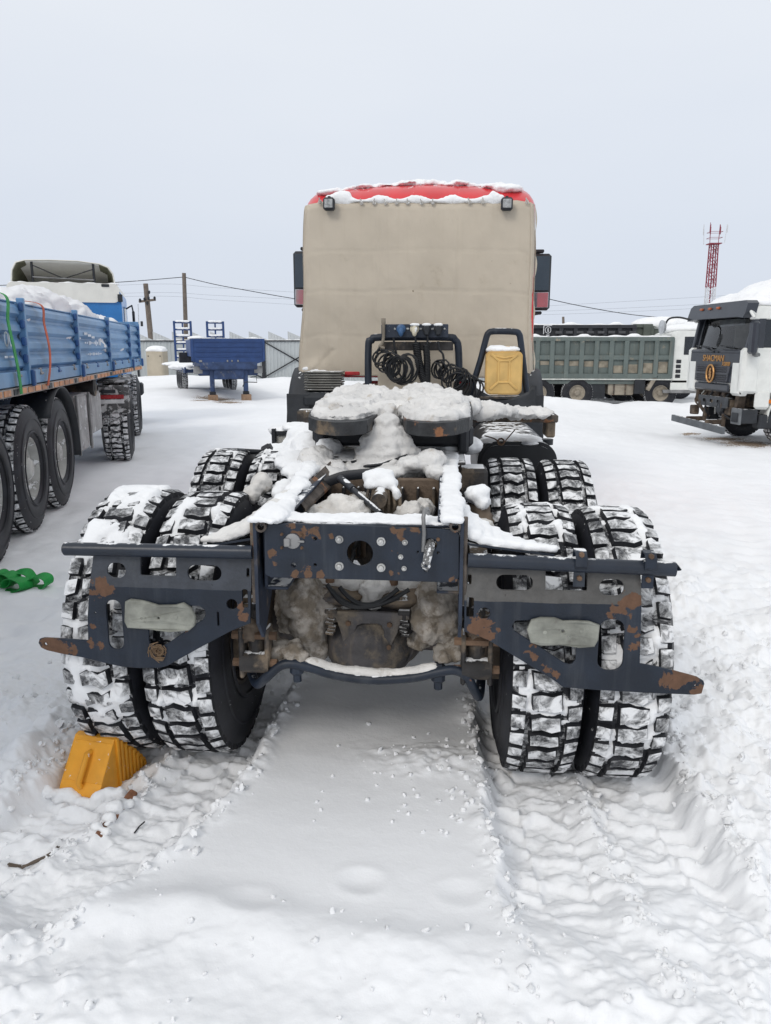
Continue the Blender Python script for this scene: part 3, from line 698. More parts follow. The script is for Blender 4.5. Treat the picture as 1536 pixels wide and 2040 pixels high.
# straw knot on the left wing, tassel on the right tyre
x, z = z5(825, 815); b_ = MB(); rnd = random.Random(4)
for k in range(46):
    a = rnd.uniform(0, 6.3); r = abs(rnd.gauss(.012, .012)) + .004; o = rnd.uniform(-.01, .01)
    b_.tube([(x + r * math.cos(a), YP - .012 + o, z + r * math.sin(a)), (x + r * math.cos(a + .9), YP - .016 + o, z + r * math.sin(a + .9) + .004), (x + r * 1.1 * math.cos(a + 1.7), YP - .012 + o, z + r * 1.1 * math.sin(a + 1.7) - .006)], .0017, 4)
b_.box((x + .004, YP - .012, z - .030), (.030, .014, .016), None, .005)
b_.build('rope_knot', mat('rope_straw', (.15, .10, .06), .9, var=.4), truck)

# ---- frame rails and side flanges
rail_m = mat('rail_paint', (.022, .032, .055), .5, var=.3, vs=6, bump=.2, mud=.3, dust=.3, rust=.08)
for s_ in (-1, 1):
    xo = .016 + s_ * .353; b_ = MB()
    b_.box((xo, 5.7, 1.01), (.012, 6.1, .27), None, .003); b_.box((xo - s_ * .04, 5.7, 1.141), (.085, 6.1, .012), None, .003); b_.box((xo - s_ * .04, 5.7, .879), (.085, 6.1, .012), None, .003)
    b_.build('frame_rail', rail_m, truck)
    # hanging end plate beside the crossmember
    px0 = 508 if s_ < 0 else 921
    t = PY(px0, 1035, YP); m1 = PY(px0 - 2 * s_, 1240, YP); bt = PY(px0 - (12 if s_ < 0 else -22), 1345, YP)
    b_ = MB(); b_.prism([(YP - .012, t[1]), (YP + .20, t[1]), (YP + .20, m1[1] + .05), (YP + .06, m1[1] - .08), (YP - .012, m1[1])], -.006, .006, lambda u, v, h, x=t[0]: (x + h, u, v)); b_.build('end_bracket', rail_m, truck)
    b_ = MB(); b_.box((t[0] + s_ * .012, YP + .004, t[1] - .15), (.016, .01, .32), None, .003); b_.build('edge_strip', rustp_m, truck)
    # tow-eye: rolled end of the top flange
    b_ = MB(); b_.lathe([(-.02, .012), (-.02, .02), (.02, .02), (.02, .012)], (t[0] - s_ * .024, YP, t[1] - .022), 'y', 14); b_.build('flange_eye', rustp_m, truck, 40)
    # spring hanger and shackle under the bracket
    hx = PY(505 if s_ < 0 else 950, 1330, 2.68)[0]; b_ = MB()
    b_.box((hx, 2.76, .66), (.06, .10, .26), None, .02); b_.cyl((hx - .055, 2.72, .56), (hx + .055, 2.72, .56), .042, n=16); b_.box((hx + .05, 2.73, .60), (.018, .08, .20), None, .006); b_.box((hx - .05, 2.73, .60), (.018, .08, .20), None, .006)
    b_.build('spring_shackle', blkd_m, truck, 40)
    for dz in (.56, .67):
        q = MB(); q.cyl((hx - .085, 2.71, dz), (hx + .085, 2.71, dz), .017, n=6); q.build('bolt', rbolt_m, truck)
    b_ = MB()
    for k in range(6):
        L = .62 - .075 * k
        b_.box((s_ * .47, 3.9, .70 + k * .024), (.085, 2 * L + .8, .021), None, .004)
    b_.build('leaf_spring', mat('leaf_spring_steel', (.06, .055, .05), .8, var=.4, bump=.3, mud=.55, dust=.3), truck)
# ---- axles
for ya in (DA, DA + TA):
    b_ = MB(); b_.tube([(-.62, ya, axz(-.62)), (-.30, ya, .545), (.30, ya, .535), (.62, ya, axz(.62))], [.085, .105, .105, .085], 16)
    for k in range(1):
        b_.ell((.0, ya - .02, .545), (.25, .23, .215), None, 24, 14); b_.lathe([(-.16, .20), (-.215, .19), (-.245, .15), (-.25, 0)], (0.01, ya - .02, .56), 'y', 28)
    b_.build('axle_housing', mat('axle_mud', (.05, .047, .05), .75, var=.5, vs=8, bump=.4, bs=40, mud=.5, mudcol=(.15, .125, .10), streak=.35), truck, 35)
YD = 2.90
def d6(x, y, Y=YD): return PY(460 + x / 2.954, 1000 + y / 2.954, Y)
dif_m = mat('differential_cover', (.055, .052, .054), .7, var=.5, vs=9, bump=.45, bs=45, mud=.45, ms=6, mudcol=(.17, .14, .105), streak=.6)
ol = [d6(*p) for p in ((575, 640), (1045, 655), (1048, 685), (1000, 690), (975, 770), (945, 830), (920, 905), (880, 945), (735, 945), (680, 880), (655, 770), (625, 680), (575, 668))]
hl = [[d6(*p) for p in ((725, 760), (740, 720), (770, 708), (860, 708), (892, 722), (905, 760), (905, 880), (730, 880))]]
curve_plate('bracket_plate', ol, hl, .014, lambda u, v, h: (u, YD + h, v), dif_m, truck, bevel=.003)
for a, b in ((692, 708), (935, 717), (690, 838), (930, 848), (810, 828)):
    x, z = d6(a, b); q = MB(); q.lathe([(-.006, .012), (-.018, .011), (-.02, 0)], (x, YD, z), 'y', 6); q.build('bolt', rbolt_m, truck)
x, z = d6(805, 850, 2.95); b_ = MB(); b_.ell((x, 3.02, z - .005), (.185, .16, .17), None, 26, 16); b_.build('differential_cover', dif_m, truck, 60)
for s_, pa in ((-1, (590, 640)), (1, (1020, 650))):
    b_ = MB(); x, z = d6(*pa); b_.box((x, YD, z), (.05, .03, .02), None, .004); b_.tube([(x, YD, z - .01), (x, YD - .005, z - .06), (x + .008 * s_, YD, z - .095)], [.013, .010, .014], 8)
    for k in range(5): b_.box((x + .006 * s_ * math.sin(k * 2), YD - .008, z - .035 - .014 * k), (.034, .03, .009), (0, .15, 0), .003)
    b_.build('slack_adjuster', blkd_m, truck)
# brake chambers above the axle with drooping hoses
for a, b in ((610, 560), (985, 575)):
    x, z = d6(a, b, 2.95); w_ = .135 if a < 800 else .13
    b_ = MB(); b_.lathe([(-.05, 0), (-.05, w_ * .55), (-.03, w_ * .86), (-.006, w_), (.008, w_), (.014, w_ * .9), (.04, w_ * .7), (.05, 0)], (x, 3.04, z), 'z', 28); b_.build('brake_chamber', mat('brake_chamber_paint', (.03, .038, .055), .6, var=.3, bump=.3, mud=.5, dust=.2), truck, 35)
    sm = MB(); sm.ell((x, 3.06, z + .045), (w_ * .95, .10, .045)); sm.ell((x + (.05 if a < 800 else -.05), 3.02, z + .05), (w_ * .6, .08, .055)); snow('snow_cap', sm, .012, dsnow_m, truck)
    b_ = MB(); b_.cyl((x - .02, 2.96, z + .10), (x - .02, 2.96, z + .06), .018, n=10); b_.build('hose_fitting', rbolt_m, truck)
for a, m_, b in (((565, 485), (770, 600), (1050, 515)), ((640, 500), (800, 590), (985, 510)), ((590, 520), (740, 605), (990, 560))):
    p0, p1, p2 = (d6(*q, 2.90) for q in (a, m_, b)); pts = []
    for k in range(15):
        t = k / 14; q = [(1 - t) ** 2 * p0[i] + 2 * t * (1 - t) * (2 * p1[i] - .5 * (p0[i] + p2[i])) + t * t * p2[i] for i in (0, 1)]; pts.append((q[0], 2.90 - .03 * math.sin(math.pi * t), q[1]))
    b_ = MB(); b_.tube(pts, .0095, 8); b_.build('brake_hose', hose_m, truck, 60)
# stabiliser bar
pts = [P3(*p, Y) for p, Y in (((497, 1295), 2.95), ((500, 1335), 2.82), ((512, 1362), 2.74), ((530, 1350), 2.70), ((556, 1328), 2.70), ((580, 1322), 2.70), ((620, 1330), 2.70), ((665, 1344), 2.70), ((740, 1354), 2.70), ((820, 1350), 2.70), ((868, 1340), 2.70), ((905, 1335), 2.70), ((930, 1348), 2.70), ((945, 1375), 2.72), ((955, 1385), 2.78), ((960, 1330), 2.95))]
def spline(pts, n=6):
    P = [Vector(p) for p in pts]; o = []
    for i in range(len(P) - 1):
        a = P[max(i - 1, 0)]; b = P[i]; c = P[i + 1]; d = P[min(i + 2, len(P) - 1)]
        for k in range(n):
            t = k / n; o.append(.5 * (2 * b + (c - a) * t + (2 * a - 5 * b + 4 * c - d) * t * t + (3 * b - a - 3 * c + d) * t ** 3))
    return o + [P[-1]]
b_ = MB(); b_.tube(spline(pts), .0185, 12); b_.build('stabiliser_bar', navy_m, truck, 60)
sm = MB()
for p in spline([P3(x, y, 2.715) for x, y in ((622, 1322), (665, 1334), (740, 1343), (820, 1341), (860, 1332))], 5): sm.ell((p[0], p[1], p[2] + .006), (.035, .022, .018))
snow('snow_cover', sm, .008, dsnow_m, truck, amp=((20, .006),))
for px_, py_ in ((592, 1330), (873, 1345)):
    p = P3(px_, py_, 2.72); b_ = MB(); b_.box((p[0], p[1], p[2] + .01), (.052, .05, .075), None, .012); b_.cyl((p[0], p[1], p[2] - .055), (p[0], p[1], p[2]), .016, n=8); b_.build('bar_mount', navy_m, truck)
# caked snow and mud on springs and axle
for prims, m_ in (
    ([((600, 1185), 2.95, .085, .12, .10), ((615, 1240), 2.93, .07, .1, .10), ((640, 1200), 3.0, .10, .1, .09), ((585, 1215), 3.02, .07, .12, .1), ((630, 1285), 2.98, .06, .08, .06)], msnow_m),
    ([((875, 1195), 2.95, .10, .12, .11), ((850, 1235), 2.94, .08, .1, .09), ((895, 1235), 2.95, .06, .12, .10), ((905, 1180), 3.0, .05, .12, .09), ((830, 1270), 3.0, .06, .08, .05)], msnow_m),
    ([((555, 1295), 2.80, .06, .07, .035), ((585, 1300), 2.76, .045, .06, .04), ((538, 1280), 2.82, .03, .06, .035), ((600, 1310), 2.74, .025, .04, .03)], msnow_m),
    ([((885, 1305), 2.78, .05, .07, .035), ((910, 1295), 2.80, .05, .07, .04), ((940, 1290), 2.82, .03, .06, .05)], msnow_m),
    ([((498, 1245), 2.74, .03, .05, .05), ((490, 1262), 2.76, .035, .05, .04)], mud_m),
    ([((945, 1262), 2.74, .03, .05, .04), ((962, 1275), 2.74, .025, .05, .03)], mud_m),
    ([((742, 1165), 3.0, .10, .08, .05), ((742, 1190), 2.98, .06, .06, .05), ((720, 1205), 2.96, .09, .05, .025)], dsnow_m)):
    sm = MB()
    for (p, Y, a, b, c) in prims: x, z = PY(*p, Y); sm.ell((x, Y, z), (a, b, c))
    snow('snow_cake', sm, .0085, m_, truck, amp=((6, .035), (16, .018), (44, .010), (90, .005)), smooth=2)
# dark lower structure behind: torque rods, second crossmembers
for zz, yy, hh in ((1.0, 3.93, .24), (1.0, 6.3, .2), (1.0, 7.6, .2)):
    part_box('crossmember', (.016, yy, zz), (.69, .12, hh), rail_m, bev=.01)
for s_ in (-1, 1):
    b_ = MB(); b_.cyl((s_ * .30, 3.9, .75), (s_ * .32, DA, .72), .03, n=10); b_.build('torque_rod', blkd_m, truck, 50)
    part_box('spring_seat', (s_ * .44, 3.93, .82), (.16, .34, .22), blkd_m, bev=.03)
stale_m = mat('stale_snow', (.69, .68, .665), .8, var=.10, vs=6, bump=.45, bs=60, mud=.24, ms=7, mudcol=(.50, .45, .385), spec=.2)
# ---- snow on the frame
def sblob(lst, mb=None):
    mb = mb or MB()
    for (p, Y, a, b, c) in lst: x, z = PY(*p, Y); mb.ell((x, Y, z), (a, b, c))
    return mb
sm = MB()                                          # right rail
for k in range(12):
    y = 2.66 + k * .17; sm.box((.338 + .006 * math.sin(k * 1.7), y, 1.162), (.084, .19, .030), None, .010)
for k in range(5): sm.ell((.34 + .01 * math.sin(k * 3), 4.35 + k * .08, 1.18 + .012 * k), (.075 + .01 * k, .09, .06))
sm.ell((.36, 4.62, 1.24), (.10, .12, .07)); sm.ell((.46, 4.6, 1.17), (.08, .12, .05))
snow('snow_cover', sm, .009, snow_m, truck, amp=((9, .014), (22, .007), (50, .004)))
sm = MB()                                          # left rail with the spill towards the tyres
for k in range(13):
    t = k / 12; y = 2.66 + t * 1.7; sm.ell((-.285 - .11 * t + .008 * math.sin(k * 2), y, 1.150 + .02 * t), (.042 + .012 * t, .13, .020))
for k in range(9): sm.box((-.335, 2.66 + k * .2, 1.154), (.075, .22, .02), None, .008)
for p in ((-.43, 3.85, 1.13, .09, .2, .04), (-.50, 4.1, 1.13, .12, .22, .05), (-.46, 4.4, 1.19, .12, .2, .07), (-.38, 4.55, 1.22, .10, .2, .06), (-.55, 4.45, 1.13, .12, .25, .05), (-.44, 3.55, 1.08, .06, .2, .04), (-.33, 4.25, 1.20, .07, .14, .05)): sm.ell(p[:3], p[3:])
snow('snow_cover', sm, .010, snow_m, truck, amp=((7, .022), (18, .010), (50, .005)))
sm = MB(); xa, za = z6(768, 138)                   # strip along the rear crossmember
for k in range(12):
    t = k / 11; zz = z6(230 + t * 1080, 134 + t * 28)[1]; sm.box((-.325 + t * .67, YP + .085, zz + .012), (.085, .145, .018 + .006 * math.sin(k * 2.3)), None, .008)
snow('snow_cover', sm, .009, snow_m, truck, amp=((12, .012), (40, .007)))
# gussets from the rails out to the tube bars, under snow
for s_, pts in ((-1, ((512, 1030), (500, 1086), (412, 1086), (455, 1068), (488, 1046))), (1, ((932, 1058), (928, 1098), (1092, 1106), (1030, 1094), (975, 1080)))):
    pl = [G(*p, PY(p[0], 1088 if s_ < 0 else 1104, 2.64)[1] + .012 if k else 1.12) for k, p in enumerate(pts)]
    zz = PY(470 if s_ < 0 else 1000, 1088 if s_ < 0 else 1102, 2.64)[1]
    xr0 = s_ * .365 + .016
    pl = [(xr0, 2.61), (xr0 + s_ * (.20 if s_ < 0 else .31), 2.61), (xr0 + s_ * .12, 2.68), (xr0 + s_ * .05, 2.80), (xr0, 2.98)]
    b_ = MB(); b_.prism(pl, zz + .0, zz + .008, lambda u, v, h: (u, v, h + max(0, .06 - abs(u - xr0)) * .6)); b_.build('gusset', navy_m, truck)
    sm = MB(); n = 9
    for i in range(n):
        t = i / (n - 1); L = (.20 if s_ < 0 else .30) * t; d = (.50 if s_ < 0 else .38) * (1 - t) ** (1.15 if s_ < 0 else 1.6) + .03
        sm.box((xr0 + s_ * L, 2.622 + d / 2, zz + .022 + (.075 if s_ < 0 else .055) * (1 - t) ** (2 if s_ < 0 else 3)), (.05 if s_ < 0 else .06, d, .026 + .02 * (1 - t)), None, .01)
    snow('snow_cover', sm, .009, mat('wind_crust', (.74, .725, .70), .8, var=.06, bump=.3, bs=60) if s_ < 0 else snow_m, truck, amp=((12, .010), (40, .006)))

# ---- between the rails
x, z = PY(765, 985, 3.25)
b_ = MB(); b_.box((x, 3.32, z - .09), (.12, .14, .26), None, .02); b_.cyl((x - .01, 3.27, z + .01), (x - .01, 3.10, z), .032, n=18); b_.box((x + .055, 3.26, z - .02), (.04, .08, .10), None, .01)
for k in range(7): b_.tube([(x - .08 + .025 * k, 3.2, z - .10), (x - .075 + .025 * k, 3.17 + .01 * (k % 3), z - .03), (x - .06 + .02 * k, 3.25, z + .05)], .007, 6)
b_.build('lock_actuator', blkd_m, truck, 40)
snow('snow_cover', sblob([((755, 950), 3.30, .075, .08, .035), ((775, 962), 3.25, .05, .05, .03), ((740, 965), 3.25, .035, .05, .025), ((790, 985), 3.2, .02, .03, .03)]), .011, snow_m, truck, amp=((16, .012), (40, .006)))
snow('snow_cake', sblob([((690, 1020), 3.15, .12, .12, .07), ((660, 1030), 3.1, .10, .1, .05), ((715, 1005), 3.3, .07, .1, .06), ((815, 1025), 3.2, .06, .10, .06), ((845, 1010), 3.35, .05, .1, .04)]), .010, dsnow_m, truck, amp=((12, .03), (26, .016), (60, .007)), smooth=1)
a, b = P3(678, 953, 3.40), P3(757, 1022, 3.0)
b_ = MB(); b_.cyl(a, b, .012, n=10); b_.cyl(a, [a[i] + (b[i] - a[i]) * .35 for i in range(3)], .017, n=10); b_.build('gas_strut', blk_m, truck, 50)
for x0, x1, yy in ((-.27, -.07, 3.62), (.08, .29, 3.62)):
    part_box('spring_plate', ((x0 + x1) / 2, yy, .93), (x1 - x0, .03, .40), mat('muddy_plate', (.05, .042, .036), .8, var=.5, vs=7, bump=.35, mud=.6, mudcol=(.15, .11, .08)), bev=.008)
    for k in range(3): part_box('web_rib', (x0 + .03 + k * (x1 - x0 - .06) / 2, yy - .03, .92), (.014, .05, .34), blkd_m, bev=.004)
pts = [P3(*p, 3.5) for p in ((596, 1002), (612, 985), (640, 966), (680, 950), (715, 945), (742, 943))]
b_ = MB(); b_.tube(spline(pts), .024, 6, squash=.4); b_.build('arch_plate', blk_m, truck, 60)
# lines and cables clipped along the rails and across the gap
rnd = random.Random(12)
for k in range(9):
    y0 = rnd.uniform(2.85, 3.3); x0 = rnd.choice((-.26, .27)) + rnd.uniform(-.02, .02); zz = rnd.uniform(.92, 1.07)
    pts = [(x0, y0, zz), (x0 * .8, y0 + .25, zz - rnd.uniform(.0, .08)), (x0 * .35 + rnd.uniform(-.06, .06), y0 + .4, zz - rnd.uniform(.02, .12)), (rnd.uniform(-.05, .12), 3.5, rnd.uniform(.85, 1.0))]
    b_ = MB(); b_.tube(spline(pts, 6), rnd.choice((.006, .008, .011)), 6); b_.build('cable', hose_m if k % 3 else blkd_m, truck, 60)
for k in range(5):
    b_ = MB(); x0 = -.20 + k * .10; b_.tube(spline([(x0, 3.0 + .03 * k, .80), (x0 + .03, 3.12, .88), (x0 + .01, 3.3, .86), (x0 + .05, 3.5, .92)], 5), .009, 6); b_.build('brake_hose', hose_m, truck, 60)
# ramp plate on the left rail
a, b, c, d = P3(588, 992, 3.05), P3(648, 912, 3.9), P3(640, 925, 3.75), P3(600, 1000, 3.05)
b_ = MB(); b_.prism([(-.30, 3.05), (-.25, 3.0), (-.22, 3.55), (-.27, 3.9)], 1.135, 1.148, lambda u, v, h: (u, v, h + (v - 3.0) * .06 - (u + .30) * .9)); b_.build('ramp_plate', rustp_m, truck)
# snow-laden middle crossmember and the boggie hump
snow('snow_cover', sblob([((650, 945), 3.72, .10, .10, .04), ((690, 950), 3.70, .09, .08, .018), ((735, 946), 3.72, .09, .08, .018), ((780, 938), 3.74, .09, .09, .025), ((825, 925), 3.76, .09, .1, .038), ((860, 915), 3.78, .08, .1, .045), ((870, 940), 3.7, .06, .1, .03)]), .010, stale_m, truck, amp=((10, .026), (26, .014), (60, .006)))
snow('snow_cake', sblob([((628, 915), 3.95, .10, .12, .07), ((640, 940), 3.8, .07, .08, .05), ((668, 935), 3.85, .07, .08, .05)]), .010, stale_m, truck, amp=((10, .03), (30, .012)))
# air bellows lumps beside the right rail
for pr, m_ in (([((950, 985), 3.25, .055, .08, .04), ((960, 1000), 3.22, .04, .06, .04)], snow_m), ([((955, 1020), 3.25, .05, .09, .06), ((965, 1045), 3.2, .045, .08, .05), ((948, 1045), 3.2, .03, .07, .05)], mud_m), ([((962, 1052), 3.12, .045, .06, .04), ((975, 1068), 3.08, .03, .05, .03)], dsnow_m), ([((520, 965), 3.5, .05, .08, .05), ((505, 985), 3.4, .04, .06, .035)], dsnow_m)):
    snow('snow_cake', sblob(pr), .011, m_, truck, amp=((12, .022), (34, .010)))
part_box('torque_bracket', (.46, 4.15, .98), (.16, .2, .26), blkd_m, bev=.02); part_box('torque_bracket', (-.46, 4.15, .96), (.16, .2, .2), blkd_m, bev=.02)

# ---- fifth wheel
fw_m = mat('fifth_wheel_steel', (.035, .037, .04), .6, var=.4, vs=8, bump=.25, rust=.30, mud=.30, mudcol=(.23, .17, .11))
def fw(u, v, h): return (.016 + u, v, 1.395 + h - (4.35 - v) * .07)
for s_ in (-1, 1):
    pl = [(s_ * .045, 4.40), (s_ * .065, 4.05), (s_ * .10, 3.86), (s_ * .16, 3.80), (s_ * .25, 3.78), (s_ * .345, 3.83), (s_ * .415, 3.95), (s_ * .44, 4.15), (s_ * .44, 4.55), (s_ * .36, 4.75), (s_ * .045, 4.78)]
    b_ = MB(); b_.prism(pl, 0, .022, fw); 
    rim_ = pl[1:9]
    for p, q in zip(rim_, rim_[1:]):
        b_.prism([p, q, (q[0] * .97, q[1] + .012), (p[0] * .97, p[1] + .012)], -.045, .0, fw)
    b_.build('fifth_wheel_plate', fw_m, truck)
b_ = MB(); b_.box((.016, 4.35, 1.26), (.90, .20, .12), None, .02); b_.box((-.38, 4.35, 1.26), (.06, .3, .18), None, .015); b_.box((.41, 4.35, 1.26), (.06, .3, .18), None, .015); b_.build('fifth_wheel_pedestal', blk_m, truck)
part_box('mounting_plate', (.016, 4.35, 1.16), (.80, .9, .014), blkd_m)
b_ = MB(); a, b = P3(700, 925, 3.9), P3(800, 905, 3.95); b_.cyl(a, b, .018, n=10); b_.box(b, (.06, .05, .05), (0, .2, 0), .01); b_.tube([P3(705, 932, 3.88), P3(760, 925, 3.86), P3(812, 908, 3.9)], .01, 8); b_.build('release_handle', blk_m, truck, 50)
pass
sm = MB()
for s_ in (-1, 1):                                  # slabs left on the two horns, broken back from the rim
    pl = [(s_ * .03, 4.45), (s_ * .05, 4.10), (s_ * .10, 3.93), (s_ * .17, 3.865), (s_ * .26, 3.84), (s_ * .34, 3.89), (s_ * .40, 4.0), (s_ * .425, 4.2), (s_ * .42, 4.6), (s_ * .33, 4.80), (s_ * .03, 4.82)]
    sm.prism(pl, .0, .055 if s_ < 0 else .05, fw)
    sm.prism([(u * .8 + s_ * .05, (v - 4.5) * .75 + 4.55) for u, v in pl], .03, .080, fw)
for p in ((.0, 4.62, 1.43, .30, .22, .05), (.13, 4.72, 1.44, .20, .20, .06), (.17, 4.85, 1.455, .15, .18, .06), (.33, 4.8, 1.39, .2, .25, .06), (.0, 4.25, 1.37, .07, .2, .08), (.55, 4.95, 1.345, .22, .22, .045), (.75, 5.1, 1.325, .2, .22, .035), (.90, 5.15, 1.315, .12, .2, .02)): sm.ell(p[:3], p[3:])
snow('snow_cover', sm, .011, stale_m, truck, amp=((5, .035), (14, .028), (34, .016), (80, .005)), smooth=1)
sm = MB()                                          # heap in the throat
for k in range(5):
    t = k / 4; sm.ell((.01, 3.97 + .06 * t, 1.15 + .05 * k), (.21 - .036 * k, .13 - .01 * k, .05))
for p in ((-.16, 3.93, 1.11, .12, .1, .05), (.17, 3.93, 1.11, .14, .1, .045), (.27, 3.98, 1.13, .08, .1, .04)): sm.ell(p[:3], p[3:])
snow('snow_cover', sm, .011, stale_m, truck, amp=((7, .035), (18, .016), (45, .007)))
for pl, yy in (([(690, 835), (715, 820), (745, 835), (742, 855), (700, 862)], 3.8), ([(808, 838), (832, 830), (845, 850), (820, 855)], 3.8)):
    sm = sblob([(p, yy + .05, .035, .04, .018) for p in pl]); pass

# ---- walkway, tank, boxes between axles and cab
part_box('walkway_board', (.62, 5.15, 1.285), (.85, .12, .05), rustp_m, bev=.008); part_box('walkway_board', (.62, 5.42, 1.285), (.85, .3, .05), rustp_m, bev=.008)
part_box('walkway_bracket', (1.0, 5.2, 1.24), (.06, .2, .16), blkd_m, bev=.01)
tank_m = mat('fuel_tank_paint', (.022, .023, .026), .45, var=.25, vs=5, bump=.12, mud=.16, dust=.3, coat=.1)
x0, z1 = PY(952, 882, 5.45); x1, z0 = PY(1110, 918, 5.45)
pr = rrect(x0, .62, x1, z1 + .01, .14, 8)
b_ = MB(); b_.prism(pr, 5.45, 6.9, lambda u, v, h: (u, h, v)); 
pr2 = rrect(x0 + .025, .645, x1 - .025, z1 - .015, .12, 8); b_.prism(pr2, 5.435, 5.46, lambda u, v, h: (u, h, v)); b_.build('fuel_tank', tank_m, truck, 40)
b_ = MB(); a = PY(1088, 880, 5.6); b_.cyl((a[0], 5.6, a[1] - .02), (a[0], 5.6, a[1] + .02), .05, n=18); b_.build('tank_cap', plas_m, truck, 40)
snow('snow_cover', sblob([((1000, 872), 5.75, .16, .3, .035), ((1050, 876), 5.65, .12, .25, .028), ((975, 878), 5.55, .08, .12, .022)]), .014, snow_m, truck, amp=((8, .015), (26, .006)))
b_ = MB(); p = [P3(965, 868, 5.3), P3(985, 874, 5.3), P3(1000, 884, 5.28), P3(1012, 872, 5.3), P3(1026, 856, 5.3)]; b_.tube(spline(p), .0045, 6); q = P3(998, 880, 5.27); b_.tube([(q[0] + .022 * math.cos(t * .7), q[1], q[2] + .022 * math.sin(t * .7)) for t in range(9)], .006, 6, closed=True); b_.build('wire_hook', rbolt_m, truck, 60)
b_ = MB(); p = [P3(945, 812, 5.4), P3(962, 806, 5.4), P3(968, 816, 5.4), P3(950, 822, 5.4), P3(972, 824, 5.4)]; b_.tube(spline(p), .005, 6); b_.build('wire_tie', rbolt_m, truck, 60)
xl0, zl0 = PY(545, 862, 5.9); xl1, zl1 = PY(598, 897, 5.9)
bx_m = mat('battery_box_paint', (.35, .34, .31), .7, var=.25, bump=.25, mud=.3, frost=.15)
part_box('battery_box', ((xl0 + xl1) / 2, 6.15, zl1 - .08), (xl1 - xl0 - .02, .45, .40), bx_m, bev=.01)
for zz in (zl0 - .005, zl1 - .02): part_box('box_strap', ((xl0 + xl1) / 2 - .01, 5.92, zz), (xl1 - xl0 + .02, .03, .035), blk_m)
part_box('box_post', (xl0, 5.91, (zl0 + zl1) / 2), (.03, .04, .2), blk_m); part_box('box_post', (xl1 - .04, 5.91, (zl0 + zl1) / 2), (.03, .04, .2), blk_m)
snow('snow_cover', sblob([((565, 856), 6.1, .12, .2, .025), ((590, 850), 6.0, .1, .2, .04), ((620, 862), 5.6, .16, .4, .06), ((600, 880), 5.4, .14, .3, .05), ((570, 895), 5.3, .18, .3, .03), ((535, 912), 4.9, .2, .3, .03), ((640, 880), 5.0, .14, .3, .08), ((605, 905), 4.7, .12, .25, .06)]), .018, snow_m, truck, amp=((6, .03), (20, .014)))
b_ = MB(); a, b = P3(472, 898, 4.6), P3(545, 902, 4.75); b_.cyl(a, b, .016, n=8); b_.box(P3(480, 900, 4.6), (.07, .05, .03), None, .006); b_.box(P3(532, 893, 4.7), (.06, .07, .05), (0, -.5, 0), .01); b_.cyl(P3(540, 890, 4.68), P3(524, 897, 4.68), .022, n=10); b_.build('marker_bracket', blk_m, truck, 40)

# ---- cab
red_m = mat('red_paint', (.62, .028, .035), .35, var=.08, bump=.03, coat=.5, dust=.16, frost=.05, fs=6)
cabz = lambda y: float(np.interp(y, [8.47, 8.52, 8.62, 8.80, 9.2, 10.2, 10.5, 10.62], [3.19, 3.27, 3.36, 3.44, 3.48, 3.40, 3.1, 2.3]))
cabw = lambda y: float(np.interp(y, [8.47, 8.52, 8.7, 10.4, 10.62], [1.185, 1.20, 1.225, 1.225, 1.15]))
ys = [8.47, 8.49, 8.52, 8.57, 8.64, 8.72, 8.85, 9.0, 9.3, 9.8, 10.2, 10.4, 10.5, 10.58, 10.62]
rings = []
for y in ys:
    w_, t = cabw(y), cabz(y); rr = .17
    rings.append([(-w_ - .035, y, 1.42), (-w_ - .035, y, 2.0), (-w_ - .01, y, 2.8)] + [(-w_ + rr - rr * math.cos(R(a)), y, t - rr * 1.05 + rr * math.sin(R(a)) - .05 * (abs(w_ - rr + rr * math.cos(R(a))) / w_) ** 2 + .0) for a in range(0, 91, 15)] + [(-.5, y, t - .0), (0, y, t + .02), (.5, y, t)] + [(w_ - rr + rr * math.cos(R(a)), y, t - rr * 1.05 + rr * math.sin(R(a)) - .05 * (abs(w_ - rr + rr * math.cos(R(a))) / w_) ** 2) for a in range(90, -1, -15)] + [(w_ + .01, y, 2.8), (w_ + .035, y, 2.0), (w_ + .035, y, 1.42)])
b_ = MB(); n = len(rings[0]); V = [p for r in rings for p in r]
b_.add(V, [(i * n + k, i * n + k + 1, (i + 1) * n + k + 1, (i + 1) * n + k) for i in range(len(rings) - 1) for k in range(n - 1)] + [tuple(range(n)), tuple((len(rings) - 1) * n + k for k in range(n))[::-1]])
cab = b_.build('cab', red_m, truck, 35)
for s_ in (-1, 1):
    part_box('side_window', (s_ * 1.252, 9.7, 2.35), (.01, .75, .6), mat('dark_glass', (.012, .016, .022), .08, var=.1, bump=0, spec=.6), bev=.004)
part_box('windscreen', (0, 10.63, 2.4), (2.0, .03, .8), MATS['dark_glass'], bev=.01, rot=(R(8), 0, 0))
part_box('cab_bumper', (0, 10.6, .8), (2.4, .25, .5), plas_m, bev=.05)
